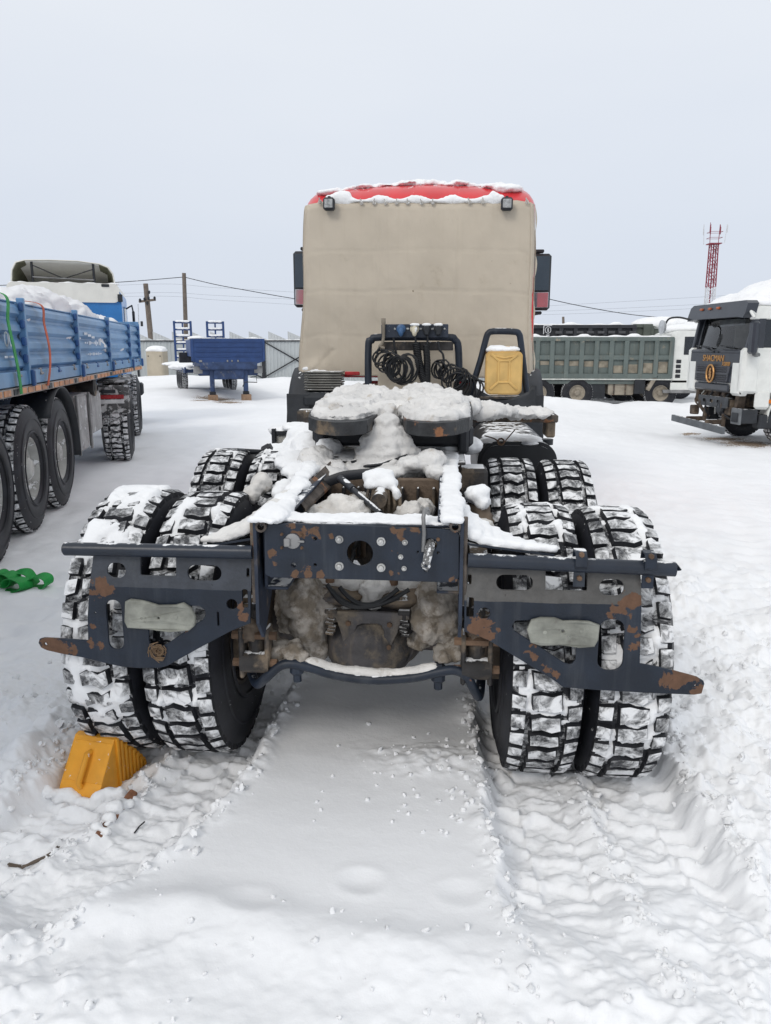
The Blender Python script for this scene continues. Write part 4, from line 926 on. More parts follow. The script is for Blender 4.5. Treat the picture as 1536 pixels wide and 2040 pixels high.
# canvas over the cab back
tsp = [(*[PY(a, b, 8.40)[0]], 8.41, PY(a, b, 8.40)[1], r) for a, b, r in ((660, 508, .008), (893, 437, .006), (980, 520, .008), (1017, 565, .007), (823, 580, .006), (688, 560, .006), (640, 587, .006), (1003, 572, .005), (830, 645, .006), (950, 572, .005))]
can_m = mat('canvas', (.555, .49, .40), .9, var=.05, vs=2.2, bump=.35, bs=260, mud=.22, ms=1.6, mudcol=(.47, .405, .315), spec=.15, streak=.22, spots=tsp, spotcol=(.20, .16, .11))
tt = [PY(*p, 8.42) for p in ((607, 408), (640, 401), (720, 400), (835, 404), (950, 402), (1030, 398), (1064, 404))]
_u, _v = np.meshgrid(np.linspace(0, 1, 111), np.linspace(0, 1, 91)); _x = (_u - .5) * 2.4; _z = 3.2 - 1.75 * _v; _o = np.zeros(_x.size)
TARPN = (.05 * (fbm(np.stack([_x.ravel() * 1.3, _z.ravel() * 1.3, _o], 1), 3, 3) - .5) + .035 * (fbm(np.stack([_x.ravel() * 5 + _z.ravel() * 1.5, _z.ravel() * 3.2, _o + 4], 1), 4, 5) - .5) * (.4 + _v.ravel())).reshape(91, 111)
def tarp(u, v):
    # v 0 = top, 1 = bottom
    xl, xr = -1.19 - .095 * v ** 1.2 - .012 * math.sin(v * 9), 1.185 + .055 * v + .010 * math.sin(v * 7)
    x = xl + (xr - xl) * u
    zt_ = float(np.interp(x, [p[0] for p in tt], [p[1] for p in tt]))
    zb_ = 1.435 + .012 * math.sin(u * 17) + .02 * math.sin(u * 5 + 1) - .06 * max(0, (.08 - u)) / .08 + (.05 * math.exp(-((u - .0) / .02) ** 2))
    z = zt_ + (zb_ - zt_) * v
    bel = float(TARPN[int(round(v * 90)), int(round(u * 110))])
    for (cv, cd) in ((.50, .007), (.27, .004), (.76, .005)): bel += cd * math.exp(-((v - cv - .01 * math.sin(u * 8)) / .006) ** 2)
    for (cu, cd) in ((.33, .005), (.66, .005)): bel += cd * math.exp(-((u - cu - .006 * math.sin(v * 6)) / .005) ** 2)
    edge = min(u, 1 - u); y = 8.43 + bel - .03 * math.sin(math.pi * u) * math.sin(math.pi * v)
    if edge < .02: y += (.02 - edge) / .02 * .05
    if v < .03: y += (.03 - v) / .03 * .03
    fold = math.exp(-((u - .06) / .05) ** 2 - ((v - .97) / .05) ** 2); y -= .05 * fold
    y += .012 * math.exp(-((u - .06 - (1 - v) * .6) / .012) ** 2) * (v > .85)
    y -= .012 * math.exp(-((u - .985) / .006) ** 2)
    return (x, y, z)
grid('canvas_cover', tarp, 110, 90, can_m, truck, .006)
for s_ in (-1, 1):          # sides of the canvas wrapped round the corner
    def side(u, v, s_=s_):
        x, y, z = tarp(0 if s_ < 0 else 1, v); return (x + s_ * (.012 + .02 * math.sin(v * 23) * u), y + u * ((.14 if s_ < 0 else .03) + .03 * math.sin(v * 31)), z + .0)
    grid('canvas_side', side, 6, 60, can_m, truck, .005)
for px_ in (637, 720, 745, 768, 790, 812, 840, 862, 935, 962, 1010, 1050):
    x, z = PY(px_, 404 if 700 < px_ < 900 else 402, 8.40); b_ = MB(); b_.lathe([(0, .022), (-.012, .020), (-.014, .008)], (x, 8.41, z), 'y', 8)
    b_.box((x, 8.40, z + .012), (.012, .02, .06), (0, random.uniform(-.6, .6), 0), .003); b_.build('canvas_tie', mat('tie_cord', (.45, .43, .40), .9, frost=.3, fs=50), truck)
b_ = MB(); b_.tube([(tarp(.985, v)[0], tarp(.985, v)[1] - .008, tarp(.985, v)[2]) for v in np.linspace(0, 1, 40)], .011, 6); b_.build('canvas_seam', can_m, truck, 60)
b_ = MB(); b_.tube([(tarp(.004, v)[0], tarp(.004, v)[1] - .006, tarp(.004, v)[2]) for v in np.linspace(0, 1, 40)], .012, 6); b_.build('canvas_seam', can_m, truck, 60)
# flap of canvas below, behind the hose stand
def flap(u, v):
    a = PY(752, 690, 8.2); b = PY(905, 782, 8.2); x = a[0] + (b[0] - a[0]) * u; z = a[1] + (b[1] - a[1]) * v
    return (x, 8.2 + .03 * math.sin(u * 7 + v * 2) + .02 * math.sin(v * 9), z - .03 * math.sin(u * 4) * v)
grid('canvas_flap', flap, 24, 16, can_m, truck, .006)
snow('snow_cover', sblob([((618, 735), 8.42, .10, .02, .03), ((635, 740), 8.40, .12, .02, .02), ((650, 742), 8.40, .08, .015, .012)]), .012, snow_m, truck, amp=((14, .012),))
# roof snow
sm = MB()
for k in range(25):
    x = -1.0 + k * .083; sm.ell((x, 9.0 + .05 * math.sin(k), 3.46 - .06 * (x * x) + .015 * math.sin(k * 1.9)), (.11, .25, .022 + .012 * math.sin(k * 2.7)))
for p in ((-.05, 8.9, 3.475, .3, .14, .03), (.05, 8.92, 3.485, .25, .14, .03), (-.95, 8.68, 3.36, .16, .12, .035), (.93, 8.68, 3.37, .17, .12, .045), (.8, 8.75, 3.41, .15, .12, .04)): sm.ell(p[:3], p[3:])
snow('snow_cover', sm, .016, snow_m, truck, amp=((7, .03), (22, .014)))
sm = MB()                  # ledge of snow along the top of the canvas
for k in range(46):
    px_ = 655 + k * 7.6; h = .018 + .030 * abs(math.sin(k * .33 + .3)) ** 3 + (.03 if k < 6 or k > 42 else 0)
    x, z = PY(px_, 402, 8.45); sm.ell((x, 8.46, z + h * .5), (.045, .04, h))
snow('snow_cover', sm, .011, snow_m, truck, amp=((13, .010),))
# work lamps on the canvas top
for px_ in (655, 1010):
    x, z = PY(px_, 406, 8.33); b_ = MB(); b_.box((x, 8.35, z), (.118, .085, .125), None, .018); b_.lathe([(0, .0), (0, .03)], (x, 8.3, z), 'y', 8); lamp = b_.build('work_lamp', plas_m, truck)
    part_box('lens', (x, 8.302, z), (.085, .012, .085), mat('lamp_lens', (.35, .36, .36), .12, var=.4, vs=30, bump=.5, bs=120, frost=.25, fs=30), lamp, .006)
    b_ = MB(); b_.box((x, 8.40, z + .07), (.03, .10, .02), None, .004); b_.build('bracket', plas_m, lamp)
# mirrors
mg = mat('mirror_glass', (.07, .085, .10), .04, metal=.9, var=.05, bump=0, spec=.8)
for s_, (a, b) in ((-1, ((583, 500), (604, 612))), (1, ((1064, 505), (1095, 618)))):
    Ym = 9.75; p0, p1 = PY(*a, Ym), PY(*b, Ym); x0, x1 = p0[0], p1[0]
    if s_ < 0: x1 = x0 + .26
    else: x0 = x1 - .26
    z1, z0 = p0[1], p1[1]; b_ = MB(); b_.box(((x0 + x1) / 2, Ym + .06, (z0 + z1) / 2), (x1 - x0, .13, z1 - z0), None, .03); mo = b_.build('mirror', plas_m, truck)
    part_box('mirror_glass', ((x0 + x1) / 2, Ym - .008, z0 + (z1 - z0) * .65), (x1 - x0 - .05, .01, (z1 - z0) * .60), mg, mo); part_box('wide_mirror_glass', ((x0 + x1) / 2, Ym - .03, z0 + (z1 - z0) * .18), (x1 - x0 - .05, .01, (z1 - z0) * .27), mat('wide_mirror', (.6, .62, .64), .04, metal=1., var=.02, bump=0), mo, .004, (0, 0, -s_ * R(13)))
    b_ = MB()
    for zz in (z0 - .03, z1 + .03): b_.tube([(s_ * 1.2, Ym + .15, zz - .03), ((x0 + x1) / 2, Ym + .08, zz)], .022, 8); b_.box(((x0 + x1) / 2 + s_ * -.03, Ym + .06, zz), (.14, .08, .04), None, .01)
    b_.build('mirror_arm', plas_m, mo)
# front wheel arches behind the cab
def arch(s_, x0, x1, y0, z0, rad, a0, a1):
    def f(u, v):
        a = R(a0 + (a1 - a0) * v); lip = .03 * (abs(u - .5) * 2) ** 4
        return (s_ * (x0 + (x1 - x0) * u), y0 - (rad - lip) * math.cos(a), z0 + (rad - lip) * math.sin(a))
    grid('mudguard', f, 8, 26, mat('mudguard_plastic', (.035, .038, .044), .6, var=.2, bump=.2, bs=200, dust=.25), truck, .012)
arch(-1, .86, 1.36, 8.78, .80, .76, -12, 75); arch(1, .86, 1.33, 8.78, .80, .76, -20, 75)
for s_, pa in ((-1, (585, 785)), (1, (1068, 800))):
    x, z = PY(*pa, 7.95); part_box('mud_flap', (x + .04 * -s_, 7.98, .98), (.24, .02, .58), mat('mud_flap_rubber', (.03, .033, .038), .6, var=.3, bump=.2), bev=.006)
part_box('step_block', (-1.02, 7.7, 1.06), (.30, .2, .14), blkd_m, bev=.02)
# air intake bellows at the left
bel_m = mat('intake_bellows', (.17, .165, .15), .8, var=.3, bump=.2, dust=.35, mud=.2)
a = PY(607, 745, 8.15); b = PY(683, 782, 8.15); b_ = MB()
for k in range(8): b_.box(((a[0] + b[0]) / 2, 8.2, a[1] + .02 - .026 * k), (b[0] - a[0] - .012 * (k % 2), .26, .017), None, .006)
b_.build('intake_bellows', bel_m, truck)
b_ = MB(); b_.box(((a[0] + b[0]) / 2 + .02, 8.1, a[1] - .27), (b[0] - a[0] + .08, .3, .17), None, .05); b_.box((b[0] + .1, 8.05, a[1] - .22), (.22, .2, .1), (0, -.35, 0), .03); b_.build('air_duct', plas_m, truck)
part_box('engine_cover', (0, 8.9, 1.1), (1.3, .9, .5), blkd_m, bev=.05)
for xx in (-.24, .82): part_box('marker_lamp', (xx if xx > 0 else PY(703, 748, 8.3)[0], 8.25, 1.47), (.16, .03, .04), mat('red_lens', (.35, .02, .025), .3, var=.3), bev=.008)
part_box('wood_chock', (PY(730, 772, 7.9)[0], 7.9, PY(730, 774, 7.9)[1]), (.14, .1, .06), mat('brown_block', (.17, .11, .085), .85, var=.3), bev=.008)

# ---- hose stand
YS = 7.85
pt = [PY(*p, YS) for p in ((734, 800), (734, 690), (741, 678), (757, 672), (890, 672), (906, 678), (913, 692), (915, 760))]
b_ = MB(); b_.tube(spline([(p[0], YS, p[1]) for p in pt], 5), .036, 14); stand = b_.build('hose_stand', navy_m, truck, 60)
a = PY(760, 645, YS - .05); b = PY(893, 672, YS - .05)
pan = part_box('coupling_panel', ((a[0] + b[0]) / 2, YS - .05, (a[1] + b[1]) / 2 - .005), (b[0] - a[0], .05, a[1] - b[1]), mat('panel_paint', (.02, .028, .045), .45, var=.3, bump=.15, frost=.06, fs=40), bev=.006)
part_box('lower_bracket', ((a[0] + b[0]) / 2 + .02, YS - .01, b[1] - .085), (b[0] - a[0] + .06, .04, .085), blkd_m, bev=.006)
cm = {'blue': mat('coupling_blue', (.05, .12, .25), .4), 'cream': mat('coupling_cream', (.6, .55, .42), .5, frost=.2), 'black': plas_m}
for px_, k in ((799, 'blue'), (826, 'cream'), (850, 'black'), (873, 'black')):
    x, z = PY(px_, 655, YS - .09); b_ = MB()
    b_.lathe([(.02, .045), (.0, .045), (-.005, .03), (-.05, .028), (-.055, .0)], (x, YS - .09, z), 'y', 16)
    if k != 'black': b_.ell((x, YS - .13, z - .03), (.026, .03, .045))
    else: b_.box((x, YS - .12, z - .02), (.055, .05, .09), None, .012)
    b_.build('coupling', cm[k], pan, 40)
    for sx in (-1, 1):
        q = MB(); q.lathe([(0, .011), (-.008, .010), (-.01, 0)], (x + sx * .062, YS - .077, z), 'y', 6); q.build('bolt', bolt_m, pan)
    if px_ > 800: snow('snow_cap', sblob([((px_, 647), YS - .11, .05, .04, .018)]), .01, snow_m, truck, amp=((20, .006),))
b_ = MB(); p = [P3(*q, YS - .1) for q in ((764, 640), (764, 672), (761, 684), (757, 690), (766, 694))]; b_.tube(spline(p), .016, 8); b_.cyl(P3(764, 634, YS - .1), P3(764, 645, YS - .1), .022, n=10); b_.build('air_tap', mat('dirty_brass', (.22, .19, .15), .6, var=.3), truck, 50)
# hoses: two tight black coils hanging down, two loose coils
def coil(path, rad, turns, r, wob=0., sd=0, Y=YS - .12, n=16):
    b_ = MB(); b_.tube(helix([P3(*p, Y + (0 if len(p) < 3 else 0)) for p in path], rad, turns, n, wob, sd), r, 6); return b_.build('coiled_hose', hose_m, truck, 70)
coil(((829, 684), (833, 715), (840, 745), (848, 766)), .034, 24, .0085); coil(((849, 688), (851, 720), (851, 768)), .028, 26, .008)
coil(((756, 708), (766, 718), (776, 726), (790, 734)), .10, 8, .0095, .8, 2); coil(((784, 732), (798, 736), (812, 736)), .125, 9, .0095, .85, 3, YS - .16)
coil(((868, 736), (884, 738), (898, 746)), .085, 6, .0095, .75, 4); coil(((900, 752), (915, 762), (932, 774), (942, 780)), .115, 9, .0095, .8, 5, YS - .22)
for pth in (((826, 665), (828, 678), (830, 690)), ((850, 665), (852, 676), (850, 692)), ((757, 692), (752, 700), (752, 710)), ((873, 680), (875, 696), (882, 705), (884, 720), (880, 735)), ((784, 672), (786, 690), (790, 705))):
    b_ = MB(); b_.tube(spline([P3(*p, YS - .12) for p in pth]), .011, 8); b_.build('hose', hose_m, truck, 60)

# ---- guard hoop at the right with its rubber flap
YJ = 7.75
pts = [P3(*p, YJ) for p in ((936, 790), (948, 748), (958, 715), (968, 676), (973, 664), (984, 660), (1026, 661), (1034, 666), (1037, 678), (1043, 730), (1050, 785))]
b_ = MB(); b_.tube(spline(pts, 4), .031, 12); b_.build('guard_hoop', navy_m, truck, 60)
part_box('can_shelf', (PY(1002, 788, 7.7)[0], 7.72, PY(1002, 789, 7.7)[1] - .01), (.50, .26, .025), blkd_m)
b_ = MB(); a = PY(968, 702, YJ); c = PY(1042, 702, YJ); b_.box(((a[0] + c[0]) / 2, YJ + .10, a[1]), (c[0] - a[0] + .04, .02, .03), None, .004); b_.build('can_bar', rustp_m, truck)
def rflap(u, v):
    a = PY(948, 772 + 8 * u, 7.6); b = PY(1066, 822, 7.6); x = a[0] + (b[0] - a[0]) * u
    zt = a[1] - .09 * math.sin(math.pi * min(1, u * 1.15)) + (.06 if u > .9 else 0); zb = PY(1000, 826, 7.6)[1]
    return (x, 7.6 + .03 * math.sin(u * 5), zt + (zb - zt) * v)
grid('rubber_flap', rflap, 24, 6, mat('mud_flap_rubber', (.03, .033, .038), .6), truck, .012)
# ================================================================== SMALL THINGS BY THE TRUCK
# yellow canister in the hoop
x0, z1 = PY(968, 697, 7.66); x1, z0 = PY(1038, 786, 7.66)
can = thing('jerrycan', 'yellow plastic jerrycan with snow on top inside the tubular hoop', 'jerrycan', ((x0 + x1) / 2, 7.70, z0))
W_, H_ = x1 - x0, z1 - z0
can_ = mat('yellow_plastic', (.66, .43, .15), .45, var=.15, vs=4, bump=.15, mud=.10, streak=.25, mudcol=(.50, .33, .10), coat=.15)
b_ = MB(); b_.prism(rrect(-W_ / 2, 0, W_ / 2, H_ * .97, .05, 6), -.075, .075, lambda u, v, h: (u, h, v))
b_.prism(rrect(-W_ / 2 + .012, .012, W_ / 2 - .012, H_ * .97 - .012, .045, 6), -.088, -.07, lambda u, v, h: (u, h, v))
b_.build('body', can_, can, 40)
b_ = MB()
fr = rrect(-W_ * .15, H_ * .28, W_ * .15, H_ * .76, .01, 2)
b_.tube([(u, -.089, v) for u, v in fr], .011, 6, closed=True)
for sx in (-1, 1):
    for (u0, v0, u1, v1) in ((.15, .76, .36, .90), (.15, .28, .36, .12)): b_.tube([(sx * u0 * W_, -.089, v0 * H_), (sx * u1 * W_, -.088, v1 * H_)], .013, 6)
b_.tube([(-W_ * .3, -.088, H_ * .87), (0, -.09, H_ * .82), (W_ * .3, -.088, H_ * .87)], .009, 6)
b_.build('moulded_ribs', can_, can, 50)
b_ = MB(); b_.cyl((W_ * .32, 0, H_ * .96), (W_ * .32, 0, H_ * 1.04), .038, n=16); b_.build('cap', plas_m, can, 40)
b_ = MB(); b_.tube([(-.1, 0, H_ * .95), (-.09, 0, H_ * 1.05), (.05, 0, H_ * 1.05), (.06, 0, H_ * .95)], .016, 8); b_.build('handle', can_, can, 50)
sm = MB(); sm.ell((-.03, 0, H_ * 1.0), (W_ * .42, .08, .035)); sm.ell((-.06, -.01, H_ * 1.03), (W_ * .28, .06, .035)); sm.ell((.08, 0, H_ * 1.01), (.08, .06, .03))
snow('snow_cap', sm, .01, snow_m, can, amp=((14, .012),))

# orange wheel chock behind the left outer tyre
CKX, CKY = -1.115, 2.66
ck_m = mat('orange_plastic', (.80, .36, .03), .5, var=.12, vs=6, bump=.12, mud=.10, mudcol=(.42, .24, .09), frost=.06, fs=30, streak=.15)
ck = thing('wheel_chock', 'orange plastic wheel chock with a handle wedged behind the left outer tyre', 'chock', (CKX, CKY, gz(CKX, CKY) + .0), R(-10))
cz = .015; w2 = .094; hh = .215
# side profile (y back..front, z): sloping back, stepped face towards the tyre
prof = [(-.05, -.04), (.0, .06), (.115, hh), (.135, hh + .004)]
n = 9; st_ = []
for k in range(n):
    t = k / n; y = .14 + t * .19; z = (hh + .004) * (1 - t) ** .9; st_ += [(y, z), (y + .012, z - .005)]
prof += st_ + [(.34, -.04)]
b_ = MB(); b_.prism(prof, -w2, w2 - .006, lambda u, v, h: (h, u, v + cz)); b_.build('body', ck_m, ck)
for k in range(8):                                  # upright ribs down the side
    y = .125 + k * .026; zt_k = (hh + .004) * (1 - max(0, y + .008 - .14) / .19) ** .9 - .004
    b_ = MB(); b_.box((w2 - .004, y, zt_k / 2 + cz - .02), (.016, .015, zt_k + .04), None, .002); b_.build('rib', ck_m, ck)
b_ = MB(); A = Vector((0, .0, .06 + cz)); B = Vector((0, .115, hh + cz)); T = (B - A).normalized(); Nn = Vector((0, -T.z, T.y))
p0 = A + T * .0; p1 = A + T * .135
b_.tube([p0 - Nn * .002, p0 + Nn * .022 + T * .012, p1 + Nn * .022 - T * .012, p1 - Nn * .002], .0125, 8); b_.build('handle', ck_m, ck, 60)
b_ = MB(); Rm = Matrix((Vector((1, 0, 0)), T, Nn)).transposed(); b_.box((A + B) / 2 - Nn * .001, (2 * w2 - .012, .16, .006), Rm, .003); b_.build('back_panel', ck_m, ck)
# snow banked on the foot of the chock
sm = MB()
for k in range(9): sm.ell((CKX - .12 + .035 * k, CKY - .03 + .02 * math.sin(k), gz(CKX - .12 + .035 * k, CKY - .05) + .012), (.035, .03, .022 + .012 * abs(math.sin(k * 1.9))))
o = snow('snow_heap', sm, .009, snow_m, None, amp=((20, .012), (50, .006))); tag(o, 'small heap of snow piled against the foot of the orange chock', 'snow heap')

# half buried plank and twigs
def ground_strip(name, a, b, w_, th, m, label, cat, z=.05, lift=0., n=8):
    pa, pb = G(*a, z), G(*b, z); b_ = MB(); L = []
    for k in range(n + 1):
        t = k / n; x = pa[0] + (pb[0] - pa[0]) * t; y = pa[1] + (pb[1] - pa[1]) * t; L.append((x, y, gz(x, y) + lift * math.sin(k * 1.7)))
    return b_, L
pa, pb = G(203, 1652, .04), G(276, 1570, .04)
rnd = random.Random(9); b_ = MB(); d = Vector((pb[0] - pa[0], pb[1] - pa[1], 0)); ln = d.length; an = math.atan2(d.y, d.x)
b_.box((0, 0, 0), (ln, .034, .028), None, .006)
zc2 = (gz(*pa) + gz(*pb)) / 2
o = b_.build('wooden_plank', wood_m); o.location = ((pa[0] + pb[0]) / 2 - .02, (pa[1] + pb[1]) / 2, zc2 + .008); o.rotation_euler = (R(28), R(-4), an)
tag(o, 'reddish brown plank half buried in snow beside the orange chock', 'plank')
sm = MB()
for (px_, py_, r) in ((232, 1602, .03), (222, 1620, .022), (247, 1590, .025), (215, 1640, .018), (262, 1588, .018), (196, 1636, .02)):
    p = G(px_, py_, .05); sm.ell((p[0] - .01, p[1], gz(*p) + .012), (r * 1.2, r, r))
o = snow('snow_lump', sm, .008, snow_m, None, amp=((24, .010), (60, .005))); tag(o, 'broken snow lumps lying over the reddish brown plank', 'snow lump')
tw_m = mat('twig_bark', (.12, .095, .075), .9, var=.4, bump=.3, frost=.15, fs=50)
b_ = MB(); rnd = random.Random(5)
base = [G(*p, .07) for p in ((12, 1687), (40, 1684), (66, 1682), (92, 1670), (112, 1655))]
for k in range(6):
    pts = [(x + rnd.uniform(-.004, .004), y + rnd.uniform(-.006, .006), gz(x, y) + .006 + rnd.uniform(0, .006)) for x, y in base[(k % 2):]]
    b_.tube(spline(pts, 4), [.0035 if i < len(pts) * 2 else .0022 for i in range(len(spline(pts, 4)))], 5)
o = b_.build('twig', tw_m, None, 60); tag(o, 'frayed brown twig bundle lying on churned snow near the chock', 'twig')
b_ = MB(); a, b = G(266, 1640, .02), G(287, 1622, .02); b_.tube([(a[0], a[1], gz(*a) + .006), ((a[0] + b[0]) / 2, (a[1] + b[1]) / 2, max(gz(*a), gz(*b)) + .012), (b[0], b[1], gz(*b) + .012)], .003, 5)
o = b_.build('stick', mat('dark_stick', (.03, .028, .03), .7)); tag(o, 'short thin dark stick lying in the wheel rut', 'stick')
# dry tassel caught between the right tyres
p = P3(1128, 1415, 2.70); b_ = MB(); rnd = random.Random(2)
for k in range(40):
    x = p[0] + rnd.gauss(0, .007); b_.tube([(x * .6 + p[0] * .4, p[1] - .004, p[2] + .035), (x, p[1] - .014 + rnd.uniform(-.004, .004), p[2]), (x + rnd.gauss(0, .004), p[1] - .010, p[2] - rnd.uniform(.02, .038))], .0016, 4)
o = b_.build('dry_grass_tuft', mat('rope_straw', (.25, .17, .10), .9)); tag(o, 'tuft of dry straw stuck to the right inner rear tyre', 'grass tuft')

# green strap heap at the left
sx, sy = G(45, 1168); st = thing('strap_bundle', 'heap of folded bright green lifting strap lying on packed snow', 'strap', (sx, sy, gz(sx, sy)))
gs_m = mat('green_webbing', (.012, .30, .055), .55, var=.15, vs=8, bump=.25, bs=200)
def ribbon(pts, wv, th, name, m, parent):
    P = spline(pts, 8); b_ = MB(); W = Vector(wv)
    nn = len(P); v = []; f = []
    for i, p in enumerate(P):
        t = (P[min(i + 1, nn - 1)] - P[max(i - 1, 0)]).normalized(); nr = t.cross(W).normalized() * th / 2
        v += [p + W / 2 + nr, p - W / 2 + nr, p - W / 2 - nr, p + W / 2 - nr]
    for i in range(nn - 1):
        for k in range(4): f.append((i * 4 + k, i * 4 + (k + 1) % 4, (i + 1) * 4 + (k + 1) % 4, (i + 1) * 4 + k))
    f += [(0, 1, 2, 3), (nn * 4 - 4, nn * 4 - 1, nn * 4 - 2, nn * 4 - 3)]
    b_.add(v, f); return b_.build(name, m, parent, 60)
for (pts, wv) in ((((-.02, 0, .01), (.10, .01, .012), (.185, .02, .03), (.19, .02, .085), (.13, .02, .105), (.06, .01, .075), (.02, 0, .02)), (.02, .10, .012)),
                  (((-.12, -.06, .012), (.0, -.07, .006), (.06, -.06, .03), (.055, -.06, .075), (-.01, -.05, .10), (-.07, -.04, .085), (-.10, -.04, .03)), (.05, .10, -.01)),
                  (((-.20, .02, .01), (-.08, .0, .03), (-.05, .0, .085), (-.10, .0, .125), (-.15, .01, .11), (-.18, .01, .05)), (.03, .11, .0)),
                  (((-.22, .05, .02), (-.10, .07, .10), (.0, .07, .115), (.05, .06, .07), (.08, .05, .02)), (.01, .09, .02)),
                  (((-.30, .0, .04), (-.24, .02, .11), (-.17, .02, .13), (-.13, .02, .07), (-.2, .0, .02), (-.27, -.02, .01)), (.03, .10, .0))):
    ribbon(pts, wv, .006, 'strap_fold', gs_m, st)

# ================================================================== BLUE DROP-SIDE TRAILER ON THE LEFT
TH = math.atan2(.26, 1)
TP = G(75, 1063)
tr = thing('drop_side_trailer', 'light blue drop-side trailer on frosty off-road tyres, loaded with white bags', 'trailer', (TP[0], TP[1], 0), TH)
tb = mat('trailer_blue', (.135, .28, .48), .45, var=.12, vs=2.5, bump=.1, bs=30, streak=.12, mudcol=(.30, .36, .42), dust=.12, coat=.15)
tbd = mat('trailer_blue_dark', (.035, .10, .26), .5, var=.15, bump=.1)
U0, U1, ZB, ZT = -6.2, 8.25, 1.42, 2.15
posts = [-6.15, -3.4, -1.10, .18, 2.52, 4.79, 6.96, 8.22]
posts = [-6.15, -4.4, -2.15, .18, 2.52, 4.79, 6.96, 8.22]
def tpart(name, c, d, m, parent=tr, bev=.006, rot=None): b_ = MB(); b_.box(c, d, rot, bev); return b_.build(name, m, parent)
for a, b in zip(posts, posts[1:]):                 # each side board with four pressed ribs
    Lc, cc = b - a - .05, (a + b) / 2; b_ = MB(); n = 4; pf = [(0, ZB + .11)]; hz = (ZT - ZB - .11) / n
    for k in range(n):
        z = ZB + .11 + k * hz; pf += [(0, z + .012), (.042, z + hz * .30), (.042, z + hz * .62), (0, z + hz * .92)]
    pf += [(.015, ZT - .01), (.015, ZT), (-.045, ZT), (-.045, ZB + .11)]
    b_.prism([(p[0] - .05, p[1]) for p in pf], cc - Lc / 2, cc + Lc / 2, lambda u, v, h: (u, h, v)); b_.build('side_board', tb, tr)
    b_ = MB(); b_.box((-2.47, cc, (ZB + ZT) / 2 + .05), (.05, Lc, ZT - ZB - .1)); b_.build('side_board', tb, tr)
    for k in range(3):
        z = ZB + .05; u = a + (k + .6) * (b - a) / 3; q = MB(); q.box((.0, u, z + .045), (.03, .07, .055), None, .01); q.cyl((.012, u - .05, z + .02), (.012, u + .05, z + .02), .014, n=8); q.build('hinge', tbd if k % 2 else steel_m, tr)
for u in posts:
    q = tpart('post', (-.002, u, (ZB + ZT) / 2 + .01), (.065, .055, ZT - ZB + .05), tb)
    for k in range(4): tpart('gusset', (.012, u - .05, ZB + .22 + k * .155), (.045, .05, .08), tbd, q, .012)
    tpart('post', (-2.48, u, (ZB + ZT) / 2), (.06, .055, ZT - ZB + .05), tb)
    tpart('latch', (.045, u + .02, ZB + .04), (.04, .06, .15), tbd, q, .012)
tpart('head_board', (-1.24, U1 + .03, 1.85), (2.5, .05, .75), tb); tpart('tail_board', (-1.24, U0, 1.80), (2.5, .05, .65), tb)
tpart('floor', (-1.24, (U0 + U1) / 2, ZB + .02), (2.42, U1 - U0, .05), tbd)
tpart('floor_edge', (-.03, (U0 + U1) / 2, ZB + .045), (.08, U1 - U0, .13), tb); tpart('floor_edge', (-2.45, (U0 + U1) / 2, ZB + .045), (.08, U1 - U0, .13), tb)
tpart('edge_channel', (.0, (U0 + U1) / 2, 1.355), (.05, U1 - U0, .07), mat('edge_grey', (.30, .27, .25), .6, var=.3, vs=3, bump=.2, rust=.25, frost=.12))
for k in range(40):
    u = -1.6 + k * .25; m_ = mat('reflector_orange', (.55, .24, .10), .45, var=.35, vs=3, frost=.1) if k % 5 else plas_m
    tpart('reflector', (.028, u, 1.357), (.008, .19 if k % 5 else .12, .05), m_, bev=.002)
fr_m = mat('trailer_frame', (.06, .10, .16), .7, var=.3, bump=.3, frost=.3, fs=4, mud=.15, mudcol=(.35, .35, .34))
for v in (-.75, -1.75): tpart('frame_beam', (v, (U0 + U1) / 2 - .3, 1.20), (.12, U1 - U0 - .8, .26), fr_m)
for k in range(10): tpart('cross_bearer', (-1.24, U0 + .8 + k * 1.45, 1.345), (2.35, .06, .09), fr_m)
for u in (-1.0, .24, 1.44):
    wh = wheel(tr, (-.21, u - .05, .60), 1, 1.065, u + .3, RIMW, wide=1.22); wheel(tr, (-2.27, u - .05, .60), -1, 1.065, u, RIMW, wide=1.22)
    b_ = MB(); b_.cyl((-2.2, u - .05, .60), (-.3, u - .05, .60), .08, n=12); b_.build('axle', blkd_m, tr, 40)
    tpart('spring', (-.62, u, .86), (.09, 1.0, .10), blkd_m, bev=.02)
def tguard(u, v):
    a = R(-8 + 150 * v); return (-.40 + .42 * u, 1.40 + .74 * math.cos(a), .57 + .74 * math.sin(a))
grid('mudguard', tguard, 5, 24, plas_m, tr, .012)
frost_m = mat('frosty_steel', (.34, .34, .34), .75, var=.2, vs=5, bump=.4, frost=.30, fs=6, snowcol=(.62, .63, .64))
tpart('tool_box', (-.36, 2.85, .80), (.62, .95, .72), frost_m, bev=.03); tpart('tool_box', (-.30, 3.72, .86), (.5, .75, .55), frost_m, bev=.03)
for u in (2.35, 3.1): tpart('box_strap', (-.03, u, .80), (.03, .05, .74), steel_m)
b_ = MB(); b_.cyl((-.5, 3.55, 1.22), (-.02, 3.55, 1.22), .13, n=20); b_.lathe([(0, .10), (.01, .08), (.012, 0)], (-.02, 3.55, 1.22), 'x', 16); b_.build('air_tank', blkd_m, tr, 40)
tpart('landing_leg', (-.55, 3.2, .6), (.12, .12, .7), fr_m)
